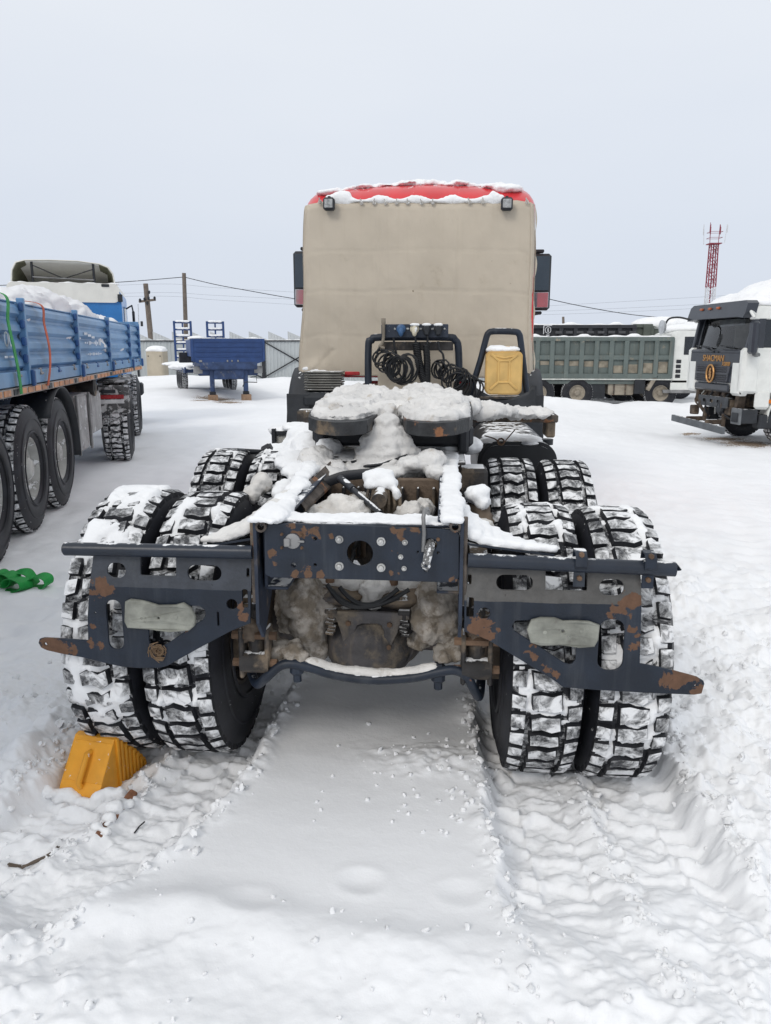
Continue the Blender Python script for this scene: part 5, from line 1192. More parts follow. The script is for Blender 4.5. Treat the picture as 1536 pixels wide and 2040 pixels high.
# faded white lettering on the boards
wt_m = mat('faded_white_paint', (.62, .68, .74), .6, var=.25, vs=14, frost=.0)
text_mesh('lettering', 'ОС', .17, lambda u, v, h: (-.004 + h, -.30 + u, 1.80 + v), wt_m, tr, .003)
for (u, z, l, h) in ((-.28, 1.66, .12, .018), (-.42, 1.66, .08, .02), (-.16, 1.655, .06, .018)): tpart('lettering_stroke', (-.003, u, z), (.006, l, h), wt_m, bev=.001)
rnd = random.Random(8)
for k in range(22):
    u = 3.05 + (k % 11) * .105 + rnd.uniform(-.02, .02); row = k // 11
    tpart('lettering_stroke', (.002 if row else .0, u, 1.80 - .145 * row), (.005, rnd.uniform(.03, .085), rnd.uniform(.012, .075) * (1 if row == 0 else .6)), wt_m, bev=.001)
for k in range(3): tpart('lettering_stroke', (-.0, 3.1 + .24 * k, 1.915 - .02 * k), (.005, .2, .03), wt_m, bev=.001)
# lashing straps hanging over the board, each its own thing
for nm, lab, m_, pts in (('lashing_strap', 'green ratchet strap hanging over the blue trailer side', gs_m, ((10, 588), (16, 640), (27, 690), (37, 740), (43, 785))),
                         ('lashing_strap', 'orange red ratchet strap hanging over the blue trailer side', mat('orange_webbing', (.55, .10, .03), .6, var=.2), ((81, 607), (88, 645), (98, 690), (100, 728), (96, 768)))):
    L = []
    n2 = (math.cos(TH), math.sin(TH))
    for p in pts:
        r_ = ray(*p); t = (n2[0] * (TP[0] - CXM) + n2[1] * TP[1] + .045) / (n2[0] * r_[0] + n2[1] * r_[1]); L.append((CXM + r_[0] * t, r_[1] * t, CH + r_[2] * t))
    L = [(L[0][0] - .25 * n2[0], L[0][1] - .25 * n2[1], L[0][2] + .04)] + L
    o = ribbon(L, (-math.sin(TH) * .075, math.cos(TH) * .075, 0), .005, nm, m_, None); tag(o, lab, 'strap', 'ratchet straps on the blue trailer')
# white sacks
bag_m = mat('white_sack', (.74, .75, .77), .7, var=.06, vs=3, bump=.5, bs=22, spec=.3)
def tloc(v, u, z): c, s_ = math.cos(TH), math.sin(TH); return Vector((TP[0] + v * c - u * s_, TP[1] + v * s_ + u * c, z))
for v, u, r, z, lab in ((-.75, .6, (.62, .75, .36), 1.88, 'white bulk sack with loose flaps in the trailer beside the green strap'), (-.72, 2.6, (.60, .85, .44), 1.92, 'tall crumpled white bulk sack in the middle of the blue trailer'), (-.70, 4.5, (.58, .8, .42), 1.93, 'slumped white bulk sack between the tall sack and the trailer front'), (-.70, 6.4, (.58, .85, .36), 1.90, 'white bulk sack with a knotted top by the trailer head board'), (-1.85, 1.6, (.55, .9, .36), 1.88, 'white bulk sack along the far board of the blue trailer'), (-1.85, 4.6, (.55, 1.0, .30), 1.86, 'white bulk sack by the far board near the trailer front')):
    b_ = MB(); b_.ell((0, 0, 0), r, None, 90, 60); me_ = b_.mesh('bulk_sack'); n = len(me_.vertices); co = np.empty(n * 3); me_.vertices.foreach_get('co', co); co = co.reshape(-1, 3)
    co = np.sign(co) * (np.abs(co) / np.array(r)) ** .72 * np.array(r); q = co * 2.6 + u * 3.3
    q2 = co * 5.5 + u; rid = (1 - np.abs(fbm(q, 4, int(u * 10)) - .5) * 5) * .9 + (1 - np.abs(fbm(q2, 3, int(u * 10) + 5) - .5) * 6) * .5; nn = co / np.linalg.norm(co, axis=1)[:, None]
    co = co + nn * (rid * .085 + (fbm(co * 3 + u, 3, 7) - .5) * .16)[:, None]; co[:, 2] = np.maximum(co[:, 2], -.42)
    me_.vertices.foreach_set('co', co.ravel()); me_.update(); o = link('bulk_sack', me_, bag_m, None, True); o.location = tloc(v, u, z); o.rotation_euler = (0, 0, TH); tag(o, lab, 'sack', 'white sacks in the blue trailer')

# ================================================================== TRUCK PULLING IT
TP2 = G(240, 915); TH2 = math.atan2(1.17, 3.27)
tk = thing('tractor_unit', 'blue and white tractor unit with a white roof deflector, coupled to the blue trailer', 'truck', (TP2[0], TP2[1], 0), TH2)
wht = mat('cab_white', (.72, .71, .66), .4, var=.05, bump=.05, coat=.3, dust=.1); cbl = mat('cab_blue', (.02, .17, .46), .35, var=.08, bump=.04, coat=.4)
def kpart(name, c, d, m, bev=.01, rot=None, parent=tk): b_ = MB(); b_.box(c, d, rot, bev); return b_.build(name, m, parent)
for u, sc2 in ((.0, 1.08), (3.6, 1.08), (6.1, 1.08)):
    wheel(tk, (-.35 if u > 5 else 0., u + .05, .6), 1, sc2, .4 + u, wide=1.25); wheel(tk, (-2.1, u + .05, .6), -1, sc2, 1.4 + u, wide=1.25)
    b_ = MB(); b_.cyl((-2.1, u + .05, .6), (0, u + .05, .6), .09, n=12); b_.build('axle', blkd_m, tk, 40)
wheel(tk, (-.12, 1.35, .6), 1, 1.06, .2, wide=1.1)
for v in (-.65, -1.45): kpart('frame_rail', (v, 3.4, 1.0), (.09, 8.6, .26), blkd_m)
kpart('rear_fender', (.0, -.55, .98), (.46, .04, .42), mat('fender_frosty', (.10, .10, .10), .8, var=.4, bump=.4, frost=.5, fs=9, snowcol=(.55, .55, .55)), .02)
kpart('rear_fender', (.0, .1, 1.24), (.46, 1.2, .05), MATS['fender_frosty'], .02)
kpart('tail_plate', (-.02, -.58, 1.02), (.34, .01, .06), mat('red_lens', (.35, .02, .025), .3)); kpart('tail_plate', (-.02, -.58, .95), (.34, .01, .06), mat('white_plate', (.7, .7, .7), .5)); kpart('tail_lamp', (-.06, -.59, 1.10), (.2, .03, .05), plas_m)
C0, C1 = 5.6, 7.8; xc2 = -1.28
b_ = MB(); b_.prism(rrect(xc2 - 1.16, .95, xc2 + 1.16, 2.98, .12, 4), C0, C1, lambda u, v, h: (u, h, v)); b_.build('cab', cbl, tk, 40)
b_ = MB(); b_.prism(rrect(xc2 - 1.13, 2.70, xc2 + 1.13, 3.10, .12, 4), C0 - .04, C1 - .1, lambda u, v, h: (u, h, v)); b_.build('roof', wht, tk, 40)
kpart('side_window', (xc2 + 1.165, 6.8, 2.35), (.012, .9, .6), MATS['dark_glass'])
b_ = MB(); b_.box((xc2 + 1.33, 7.2, 2.40), (.06, .12, .42), None, .03); mir = b_.build('mirror', plas_m, tk); 
b_ = MB(); b_.tube([(xc2 + 1.14, 7.5, 2.65), (xc2 + 1.3, 7.3, 2.73), (xc2 + 1.33, 7.22, 2.55)], .02, 8); b_.build('mirror_arm', plas_m, mir, 50)
kpart('roof_lamp', (xc2 + .85, C0 - .02, 3.06), (.16, .08, .06), plas_m); kpart('side_lamp', (xc2 + 1.14, C0 - .03, 2.80), (.10, .08, .16), plas_m)
kpart('bumper', (xc2, 7.95, .75), (2.4, .25, .4), cbl, .05)
kpart('front_step', (.0, 5.2, .95), (.25, .8, .3), cbl, .04); kpart('front_step', (.02, 7.2, .75), (.3, .5, .3), plas_m, .04)
# hollow roof deflector seen from behind
hw = 1.06; prof = [(-hw, 3.12), (-hw + .03, 3.36), (-hw + .12, 3.52), (-hw + .3, 3.57), (-.3, 3.585), (.3, 3.58), (hw - .3, 3.53), (hw - .12, 3.46), (hw - .03, 3.32), (hw, 3.08)]
def defl(ins, sh):
    def f(u, v):
        i = u * (len(prof) - 1); k = min(int(i), len(prof) - 2); t = i - k
        x = prof[k][0] + (prof[k + 1][0] - prof[k][0]) * t; z = prof[k][1] + (prof[k + 1][1] - prof[k][1]) * t
        x *= 1 - ins - .10 * v; z = 3.06 + (z - ins * .45 - 3.06) * (1 - v) ** .8
        return (xc2 + x, C0 + .10 + sh + v * 1.3, z)
    return f
grid('roof_deflector', defl(0, 0), 36, 12, wht, tk, .03)
grid('deflector_inside', defl(.035, -.01), 36, 12, mat('olive_lining', (.13, .13, .085), .8, var=.2, bump=.2), tk, .008)
for s_ in (-1, 1):
    kpart('strut', (xc2 + s_ * .62, C0 + .12, 3.30), (.05, .05, .46), blk_m, .008)
b_ = MB(); b_.tube([(xc2 - .6, C0 + .1, 3.46), (xc2, C0 + .14, 3.20), (xc2 + .6, C0 + .1, 3.40)], .012, 6); b_.build('brace_rod', blk_m, tk); b_ = MB(); b_.tube([(xc2 - .62, C0 + .1, 3.22), (xc2 + .62, C0 + .1, 3.18)], .014, 6); b_.build('brace_rod', steel_m, tk)
sm = MB()
for k in range(14): sm.ell((xc2 - 1.0 + k * .155, C0 + .1, 3.09 + .012 * math.sin(k * 2)), (.12, .15, .028))
snow('snow_cover', sm, .025, snow_m, tk, amp=((5, .02),))

# ================================================================== LOW-LOADER TRAILER (dark blue, background)
LP = G(459, 797); LR = R(23)
YL = LP[1]
lo = thing('low_loader_trailer', 'dark blue low-loader trailer with two raised loading ramps and a bluff headboard', 'trailer', (LP[0], LP[1], 0), LR)
lb = mat('loader_blue', (.022, .055, .165), .5, var=.15, vs=3, bump=.12, dust=.22, rust=.03); lbd = mat('loader_blue_worn', (.03, .055, .13), .6, var=.3, bump=.2, dust=.3, mud=.2, mudcol=(.2, .2, .2))
def lpart(name, c, d, m, bev=.012, rot=None, parent=lo): b_ = MB(); b_.box(c, d, rot, bev); return b_.build(name, m, parent)
hb = MB(); hb.prism([(-1.22, 1.30), (-1.22, 2.03), (1.22, 2.03), (1.22, 1.30), (.62, 1.10), (-.62, 1.10)], -.04, .04, lambda u, v, h: (u, h, v)); hd = hb.build('headboard', lb, lo)
for k in range(4): lpart('pressed_rib', (0, -.05, 1.45 + k * .155), (2.15, .03, .035), lb, .01, None, hd)
for s_ in (-1, 1): lpart('edge_post', (s_ * 1.17, -.05, 1.66), (.06, .04, .70), lb, .008, None, hd)
for x in (-.93, .1, -.05, .3): lpart('socket', (x, -.06, 1.30), (.10 if x < -.5 else .05, .04, .07), steel_m, .01, None, hd)
for s_ in (-1, 1): lpart('side_board', (s_ * 1.20, .95, 1.72), (.06, 1.8, .55), lb)
lpart('gooseneck', (0, 1.4, 1.15), (1.9, 2.9, .28), lbd, .03); lpart('front_beam', (0, .3, .98), (2.0, .3, .34), lbd, .04); lpart('kingpin_plate', (0, .12, .86), (1.0, .2, .34), lbd, .02)
for s_ in (-1, 1):
    lpart('side_bracket', (s_ * 1.0, .2, 1.0), (.3, .12, .25), steel_m, .02)
    q = lpart('landing_leg', (s_ * .56, .15, .62), (.15, .15, .95), lbd, .02); lpart('leg_foot', (s_ * .56, .15, .20), (.2, .2, .18), blk_m, .02, None, q)
    lpart('wooden_block', (s_ * .56, .12, .06), (.30, .34, .24), mat('block_wood', (.26, .17, .11), .85, var=.3, bump=.3), .01, None, q)
b_ = MB(); b_.tube([(.72, .1, .75), (.9, .0, .78), (.92, 0, .58), (.5, -.05, .6), (.42, -.1, .45)], .018, 6); b_.build('crank', blk_m, lo, 50)
lpart('deck', (0, 6.2, .92), (2.5, 7.4, .16), lbd, .02); lpart('deck_edge', (-1.28, 6.0, .95), (.06, 8.0, .22), lbd, .01)
for k in range(7): lpart('side_bracket', (-1.31, 2.8 + k * 1.1, .88), (.06, .10, .14), steel_m, .01)
for k in range(3):
    for s_ in (-1, 1): wheel(lo, (s_ * 1.0, 6.7 + k * 1.2, .44), s_, .80, k + .1)
sm = MB()
for k in range(16): sm.ell((-.4 + .5 * math.sin(k * 2.3), 2.6 + k * .48, 1.04), (.9, .5, .09 + .04 * math.sin(k)))
for k in range(8): sm.ell((-1.15, 2.4 + k * .9, 1.05), (.2, .55, .08))
for k in range(10): sm.ell((-1.1 + k * .245, .02, 2.045), (.16, .05, .02))
sm.ell((-.95, .9, 2.05), (.3, .6, .08)); snow('snow_cover', sm, .04, snow_m, lo, amp=((2.5, .05), (7, .02)))
lpart('tool_box', (-1.25, 1.6, 1.4), (.5, .4, .35), blk_m)
for xr_ in (-.72, .72):                             # ramps stand up at the tail
    rp = lpart('ramp', (xr_ - .36, 9.9, 1.90), (.09, .16, 2.0), lb); lpart('ramp_rail', (xr_ + .36, 9.9, 1.90), (.09, .16, 2.0), lb, .012, None, rp); lpart('ramp_rail', (xr_, 9.9, 1.90), (.06, .14, 1.95), lb, .012, None, rp)
    for k in range(7):
        lpart('ramp_rung', (xr_, 9.9, 1.0 + k * .305), (.7, .14, .07), lb, .01, None, rp)
    sm = MB()
    for k in range(7):
        sm = MB()
        for s_ in (-1, 0, 1): sm.ell((xr_ + s_ * .17, 9.84, 1.06 + k * .305), (.16, .09, .05))
        snow('snow_cover', sm, .03, snow_m, lo, amp=((5, .02),))
# ================================================================== FENCE, CABINET, POLES, WIRES
FY = 43.0
fz = lambda x: gz(x, FY)
fence = thing('sheet_metal_fence', 'grey corrugated sheet metal fence with black top rail and crossed gate braces', 'fence', (-12, FY, 0), absolute=True)
sheet_m = mat('fence_sheet', (.43, .46, .47), .45, metal=.15, var=.07, vs=.6, bump=.05, bs=10, streak=.10, mudcol=(.35, .36, .36))
FT = PY(450, 679, FY)[1] - .02
def corr(x0, x1, zb, zt0, zt1, y, pitch=.20, dep=.022):
    v = []; f = []; xs = [x0]; x = x0
    while x < x1 - .01:
        for dx in (.06, .02, .10, .02): x += dx; xs.append(min(x, x1))
    k = 0; ys = [0, 0, dep, dep]
    for i, x in enumerate(xs):
        yy = y - (ys[i % 4] if i % 4 in (2, 3) else 0); t = (x - x0) / (x1 - x0); v += [(x, yy, zb), (x, yy, zt0 + (zt1 - zt0) * t)]
    for i in range(len(xs) - 1): f.append((2 * i, 2 * i + 2, 2 * i + 3, 2 * i + 1))
    return v, f
x = -26.
while x < 6:
    v, f = corr(x, x + 1.16, -.3, FT, FT, FY); b_ = MB(); b_.add(v, f); b_.build('corrugated_sheet', sheet_m, fence); x += 1.17
xg = PY(525, 700, FY)[0]
def fpart(name, c, d, m, bev=.005, rot=None, parent=fence): b_ = MB(); b_.box(c, d, rot, bev); return b_.build(name, m, parent)
for xx in [xg + k * 3.6 for k in range(-5, 5)]: fpart('post', (xx, FY - .09, FT / 2), (.08 if abs(xx - xg) > .1 else .2, .08, FT + .1), blk_m)
fpart('top_rail', (-10, FY - .07, FT + .02), (32, .08, .07), blk_m); 
a, b = PY(525, 690, FY), PY(600, 752, FY)
for p, q in (((xg + .1, FT - .05), (xg + 3.5, .15)), ((xg + .1, .15), (xg + 3.5, FT - .05)), ((xg - .1, .1), (xg - 2.2, 1.0))):
    b_ = MB(); b_.cyl((p[0], FY - .12, p[1]), (q[0], FY - .12, q[1]), .035, n=6); b_.build('brace', blk_m, fence)
sm = MB()
for k in range(60): sm.ell((-25 + k * .52, FY - .05, FT + .055), (.35, .06, .02 + .02 * abs(math.sin(k * 1.3))))
snow('snow_cover', sm, .035, snow_m, fence, amp=((2, .02),))
# second fence behind, sheets cut to a saw-tooth top
f2 = thing('sawtooth_fence', 'pale grey sheet fence with stepped sawtooth top standing behind the dark-railed fence', 'fence', (-12, 50, 0), absolute=True)
s2 = mat('fence_sheet_pale', (.52, .54, .55), .5, var=.06, vs=.6, bump=.03)
xs0 = PY(304, 660, 50.)[0]
zt, zl = PY(450, 660, 50.)[1], PY(450, 677, 50.)[1]
for k in range(-4, 12):
    x = xs0 + k * 1.27; v, f = corr(x, x + 1.26, -.3, zt, zl, 50.); b_ = MB(); b_.add(v, f); b_.build('corrugated_sheet', s2, f2)
# cabinet
x0, zt = PY(289, 700, 40.5); x1, zb = PY(325, 752, 40.5)
cb = thing('utility_cabinet', 'tall beige metal cabinet with a thick snow cap standing before the fence', 'cabinet', ((x0 + x1) / 2, 41., 0)); g0 = gz((x0 + x1) / 2, 40.6)
wd = x1 - x0; be = mat('beige_paint', (.42, .37, .29), .6, var=.08, vs=2, bump=.1, dust=.1)
def cpart(name, c, d, m, bev=.02): b_ = MB(); b_.box(c, d, None, bev); return b_.build(name, m, cb)
cpart('body', (0, 0, (zt + g0) / 2 - .1), (wd, .8, zt - g0 + .2), be); cpart('door', (0, -.41, (zt + g0) / 2), (wd * .86, .03, (zt - g0) * .86), be)
for s_ in (-1, 1): cpart('hinge', (s_ * wd * .36, -.43, zt - .25), (.05, .02, .08), blk_m)
sm = MB(); sm.ell((0, 0, zt + .12), (wd * .60, .5, .18)); sm.box((0, 0, zt + .06), (wd * 1.08, .85, .16), None, .06); snow('snow_cap', sm, .035, snow_m, cb, amp=((2, .03),))

pw = mat('pole_wood', (.15, .125, .105), .85, var=.2, vs=4, bump=.2)
def pole(name, lab, pts, Y, r, arm=None, group=None):
    P = [P3(*p, Y) for p in pts]; t = thing(name, lab, 'pole', (P[-1][0], Y, 0), absolute=True, group=group)
    d = Vector(P[-1]) - Vector(P[0]); bt = Vector(P[0]) + d * ((P[0][2] + .3) / (P[0][2] - P[-1][2]))
    b_ = MB(); b_.tube([bt, P[-1], P[0]], [r * 1.25, r * 1.15, r], 10); b_.build('shaft', pw, t, 50); return t, P
p1, P1 = pole('utility_pole', 'leaning weathered wooden pole with a crossarm and insulators', ((290, 565), (300, 668)), 60., .19)
a, b = P3(277, 601, 59.8), P3(310, 597, 59.8); b_ = MB(); b_.tube([a, b], .09, 6); b_.build('crossarm', pw, p1)
for px_, py_ in ((279, 598), (288, 596), (296, 594), (308, 594), (297, 582), (293, 604)):
    q = P3(px_, py_, 59.7); b_ = MB(); b_.lathe([(-.15, .03), (-.05, .09), (.05, .10), (.12, .05), (.14, 0)], q, 'z', 10); b_.build('insulator', blk_m, p1, 40)
p2, P2 = pole('utility_pole', 'slim bare wooden pole carrying the dark overhead cable', ((366.5, 544), (370, 650)), 47., .12)
p3, P3_ = pole('utility_pole', 'short distant post standing beyond the dump trucks', ((1122, 631), (1123, 665)), 60., .09)
t = thing('light_mast', 'thin pale mast with a small dark box beside the leaning pole', 'mast', (P3(276, 700, 55.)[0], 55., 0), absolute=True)
b_ = MB(); b_.cyl(P3(275, 606, 55.), (P3(277, 700, 55.)[0], 55., -.3), .035, n=8); b_.build('shaft', mat('pale_metal', (.5, .52, .55), .5), t); b_ = MB(); b_.box(P3(282.5, 645, 54.9), (.16, .1, .35), None, .02); b_.build('box', blk_m, t)
def wire(lab, pts, r, m=blk_m):
    P = [P3(*p[:2], p[2]) for p in pts]; b_ = MB(); b_.tube(spline(P, 10), r, 5, caps=False); o = b_.build('overhead_wire', m); tag(o, lab, 'wire', 'overhead wires')
wire('dark overhead cable running from the slim pole out over the blue trailer', ((-60, 571, 44.), (120, 564, 45.5), (230, 562.5, 46.), (366, 552, 47.)), .022)
wire('dark overhead cable sagging from the slim pole past the cab over the dump trucks', ((367, 552, 47.), (470, 576, 46.), (560, 593, 45.), (830, 622, 43.5), (1098, 597, 42.), (1098.1, 597, 42.)), .020) if False else None
wire('dark overhead cable sagging from the slim pole to behind the red cab', ((367, 552, 47.), (430, 567, 46.8), (500, 580, 46.6), (580, 594, 46.4), (700, 612, 46.)), .022)
wire('dark overhead cable sagging behind the mirror down towards the parked trucks', ((1000, 570, 46.), (1095, 596, 46.), (1180, 614, 46.), (1260, 627, 46.), (1345, 635, 46.)), .022)
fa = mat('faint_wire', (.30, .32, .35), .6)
for k, (y0, y1, y2) in enumerate(((577, 566, 582), (588, 583, 596), (594, 590, 607))):
    wire('faint distant power line behind the slim pole, %s of the three' % ('highest', 'middle', 'lowest')[k], ((-40, y0 + 6, 75.), (300, y1, 75.), (430, (y1 + y2) / 2 - 1, 75.), (640, y2 + 3, 75.)), .013, fa)
for k, (y0, y2) in enumerate(((610, 588), (620, 604), (627, 612))):
    wire('faint distant power line above the parked dump trucks, %s of the three' % ('highest', 'middle', 'lowest')[k], ((1080, y0, 75.), (1240, (y0 + y2) / 2 + 2, 75.), (1560, y2 - 6, 75.)), .013, fa)

# lattice tower
YT = 150.; xa, zt = PY(1418, 445, YT); xb, zb = PY(1406, 700, YT); zp = PY(1417, 486, YT)[1]
tw = thing('radio_tower', 'red and white lattice radio tower with antennas behind the snowy white truck', 'tower', (xb, YT, 0), absolute=True)
red2 = mat('tower_red', (.22, .03, .05), .6, var=.1, bump=0); whi2 = mat('tower_white', (.55, .56, .58), .6, var=.05, bump=0)
xm = lambda z: xb + (PY(1417, 480, YT)[0] - xb) * (z - zb) / (zp - zb) * .25 + .0
z_r = PY(1408, 572, YT)[1]; w0, w1 = .78, .60
for z0, z1, m_ in ((-.5, z_r, whi2), (z_r, zp, red2)):
    hwid = lambda z: w0 + (w1 - w0) * z / zp
    for sx in (-1, 1):
        for sy in (-1, 1):
            b_ = MB(); b_.cyl((xm(z0) + sx * hwid(z0), YT + sy * hwid(z0), z0), (xm(z1) + sx * hwid(z1), YT + sy * hwid(z1), z1), .11, n=6); b_.build('leg', m_, tw)
    z = z0; s_ = 1
    while z < z1 - .2:
        zz = min(z + 1.3, z1); b_ = MB()
        for sy in (-1, 1):
            b_.cyl((xm(z) - s_ * hwid(z), YT + sy * hwid(z), z), (xm(zz) + s_ * hwid(zz), YT + sy * hwid(zz), zz), .055, n=5); b_.cyl((xm(z) - hwid(z), YT + sy * hwid(z), z), (xm(z) + hwid(z), YT + sy * hwid(z), z), .05, n=5)
            b_.cyl((xm(z) + sy * hwid(z), YT - s_ * hwid(z), z), (xm(zz) + sy * hwid(zz), YT + s_ * hwid(zz), zz), .05, n=5)
        b_.build('lattice_brace', m_, tw); z = zz; s_ = -s_
b_ = MB(); b_.box((xm(zp), YT, zp), (2.2, 2.2, .16), None, .03); b_.build('platform', red2, tw)
for zz in (zp + 1.0, zp + 2.0):
    b_ = MB()
    for sx in (-1, 1): b_.box((xm(zp), YT + sx * 1.08, zz), (2.2, .05, .06)); b_.box((xm(zp) + sx * 1.08, YT, zz), (.05, 2.2, .06))
    b_.build('railing', red2, tw)
for sx, sy in ((-1.08, -1.08), (-.4, 1.08), (.4, -1.08), (1.08, 1.08), (1.5, -1.0), (-1.5, 1.0)):
    b_ = MB(); b_.cyl((xm(zp) + sx, YT + sy, zp), (xm(zp) + sx * 1.15, YT + sy, zt - (.3 if sx > 0 else .0)), .055, n=6); b_.box((xm(zp) + sx * 1.18, YT + sy - .15, zp + 2.4), (.14, .10, 1.3), None, .03); b_.build('antenna', whi2 if abs(sx) == 1.5 else red2, tw)
b_ = MB(); b_.cyl((xm(0), YT, 0), (xm(zp), YT, zp), .12, n=6); b_.build('cable_run', red2, tw)

# ================================================================== DUMP TRUCKS ON THE RIGHT
gold_m = mat('gold_letter', (.50, .27, .10), .4, metal=.5, var=.1, bump=0)
def emblem(parent, fn, r, ring_m, name='emblem'):
    """round badge with an S-shaped bolt"""
    b_ = MB(); N = 28
    pts = [(r * math.cos(2 * math.pi * k / N) * .86, r * math.sin(2 * math.pi * k / N)) for k in range(N)]
    b_.tube([fn(u, v, 0) for u, v in pts], r * .11, 6, closed=True)
    for s_ in (-1, 1):
        pl = [(-.05, .62), (.34, .50), (.12, .22), (.40, .10), (.02, -.42), (.10, -.06), (-.22, .02)]
        b_.prism([(s_ * u * r * .95 + s_ * -.08 * r, s_ * v * r * .95 + s_ * .08 * r) for u, v in pl], -.006, .006, lambda u, v, h: fn(u, v, h))
    return b_.build(name, ring_m, parent)
def dump(name, label, x0, x1, Y, g, zb, zt, body_m, wheels, cols=9, rows=2, grp=None, cabm=None, full=True):
    d = thing(name, label, 'dump truck', ((x0 + x1) / 2, Y, g), group=grp); L = x1 - x0
    def dp(nm, c, s, m, bev=.012, parent=d, rot=None): b_ = MB(); b_.box(c, s, rot, bev); return b_.build(nm, m, parent)
    zb -= g; zt -= g; hx = L / 2
    body = dp('dump_body', (0, 1.2, (zb + zt) / 2), (L - .02, 2.3, zt - zb - .02), body_m)
    if full:
        dp('top_rail', (0, .02, zt - .06), (L, .16, .14), body_m, parent=body); dp('bottom_rail', (0, .02, zb + .09), (L, .14, .18), body_m, parent=body)
        for k in range(1, rows): dp('mid_rail', (0, .025, zb + .18 + (zt - zb - .32) * k / rows), (L - .02, .12, .16), body_m, parent=body)
        for k in range(cols + 1): dp('rib', (-hx + .06 + (L - .12) * k / cols, .012, (zb + zt) / 2), (.16, .13, zt - zb - .06), body_m, parent=body)
    sm = MB()
    for k in range(int(L / .35)): sm.ell((-hx + .25 + k * .35, .12, zt + .0), (.28, .12, .035 + .03 * abs(math.sin(k * 1.7)) + (.08 if k % 5 == 2 else 0)))
    sm.box((0, 1.2, zt - .03), (L - .3, 2.1, .1), None, .03); snow('snow_cover', sm, .05, snow_m, d, amp=((2, .04),))
    return d, dp, hx, zb, zt
SC = 1530 / 30.
YD2 = 28.2; GD = -.40
x0, zt = PY(1010, 672, YD2); x1, zb = PY(1337, 755, YD2)
gdm = mat('dump_grey_green', (.115, .142, .135), .6, var=.14, vs=1.5, bump=.12, mud=.22, mudcol=(.30, .26, .20), streak=.2)
d, dp, hx, zb_, zt_ = dump('dump_truck', 'grey-green dump truck with ribbed tipping body and mud-stained panels, side on', x0, x1, YD2, GD, zb, zt, gdm, None, cols=11)
mxd = (x0 + x1) / 2
for k in range(11):                                 # mud dried on the lower panels, thicker towards the cab
    xk = -hx + .06 + (2 * hx - .12) * (k + .5) / 11; t_ = k / 10
    hk = (zt_ - zb_ - .32) / 2 - .12; hm = hk * (.30 + .6 * t_ ** 2)
    dp('dried_mud', (xk + .01, .045, zb_ + .18 + hk - hm / 2 if k < 7 else zb_ + .18 + hm / 2 + .02), ((2 * hx / 11) - .2, .012, hm), mat('dried_mud', (.27, .24, .19), .9, var=.35, vs=4, bump=.3), .004)
dp('white_strip', (0, -.04, zb_ - .02), (2 * hx, .05, .045), mat('off_white', (.6, .61, .58), .6)); dp('sill', (-.4, .05, zb_ - .12), (2 * hx - 1.2, .06, .14), gdm)
dp('chassis', (.4, 1.2, .95), (2 * hx + 1.4, .9, .3), blkd_m)
muddy = mat('muddy_panel', (.30, .265, .215), .85, var=.25, vs=5, bump=.3)
fw_x = PY(1316, 790, YD2)[0] - mxd; w2x = PY(1150, 790, YD2)[0] - mxd; w1x = w2x - 1.36
rim_mud = RIMD.copy(); rim_mud.materials.clear(); rim_mud.materials.append(muddy)
def dwheel(parent, loc, sc=.97):
    w_ = wheel(parent, loc, 1, sc, random.random(), rim_mud); w_.rotation_euler = (0, 0, -math.pi / 2)
for xx in (w1x, w2x, fw_x): dwheel(d, (xx, .16, .55)); dwheel(d, (xx, 2.2, .55))
b_ = MB(); b_.prism([(p[0], p[1]) for p in rrect(-.55, -.30, .55, .30, .10, 5)], -.0, .6, lambda u, v, h: (PY(1238, 780, YD2)[0] - mxd + u * .82, .1 + h, .78 + v)); b_.build('fuel_tank', muddy, d, 40)
for k in (-.25, .15): dp('tank_strap', (PY(1238, 780, YD2)[0] - mxd + k, .08, .78), (.05, .03, .62), rustp_m)
dp('mud_flap', (PY(1192, 780, YD2)[0] - mxd, .1, .66), (.5, .06, .62), plas_m); dp('mud_flap_top', (PY(1190, 763, YD2)[0] - mxd, .08, 1.08), (.52, .08, .26), muddy)
dp('battery_box', (PY(1273, 778, YD2)[0] - mxd, .12, .78), (.36, .4, .5), plas_m); dp('front_guard', (PY(1298, 768, YD2)[0] - mxd, .1, .92), (.14, .3, .6), muddy, rot=(0, R(28), 0))
cw = mat('white_cab_paint', (.72, .73, .70), .4, var=.05, bump=.04, coat=.25)
cx0 = PY(1337, 700, YD2)[0] - mxd
b_ = MB(); b_.prism([(cx0, 1.0), (cx0, 2.62), (cx0 + .25, 2.72), (cx0 + 1.75, 2.70), (cx0 + 1.98, 1.9), (cx0 + 2.0, 1.0)], .05, 2.35, lambda u, v, h: (u, h, v)); cabd = b_.build('cab', cw, d)
dp('side_window', (cx0 + .95, .045, 2.2), (1.0, .02, .62), MATS['dark_glass'], parent=cabd)
for k in range(4): dp('vent', (cx0 + .30, .04, 1.15 + .17 * k), (.17, .03, .12), plas_m, parent=cabd)
dp('cab_step', (cx0 + .9, .05, .75), (1.7, .2, .35), cw, parent=cabd); dp('bumper_bar', (cx0 + .6, .0, .62), (1.6, .12, .12), steel_m)
sm = MB(); sm.ell((cx0 + .9, 1.2, 2.78), (1.0, 1.1, .20)); snow('snow_cap', sm, .06, snow_m, d, amp=((1.6, .06),))
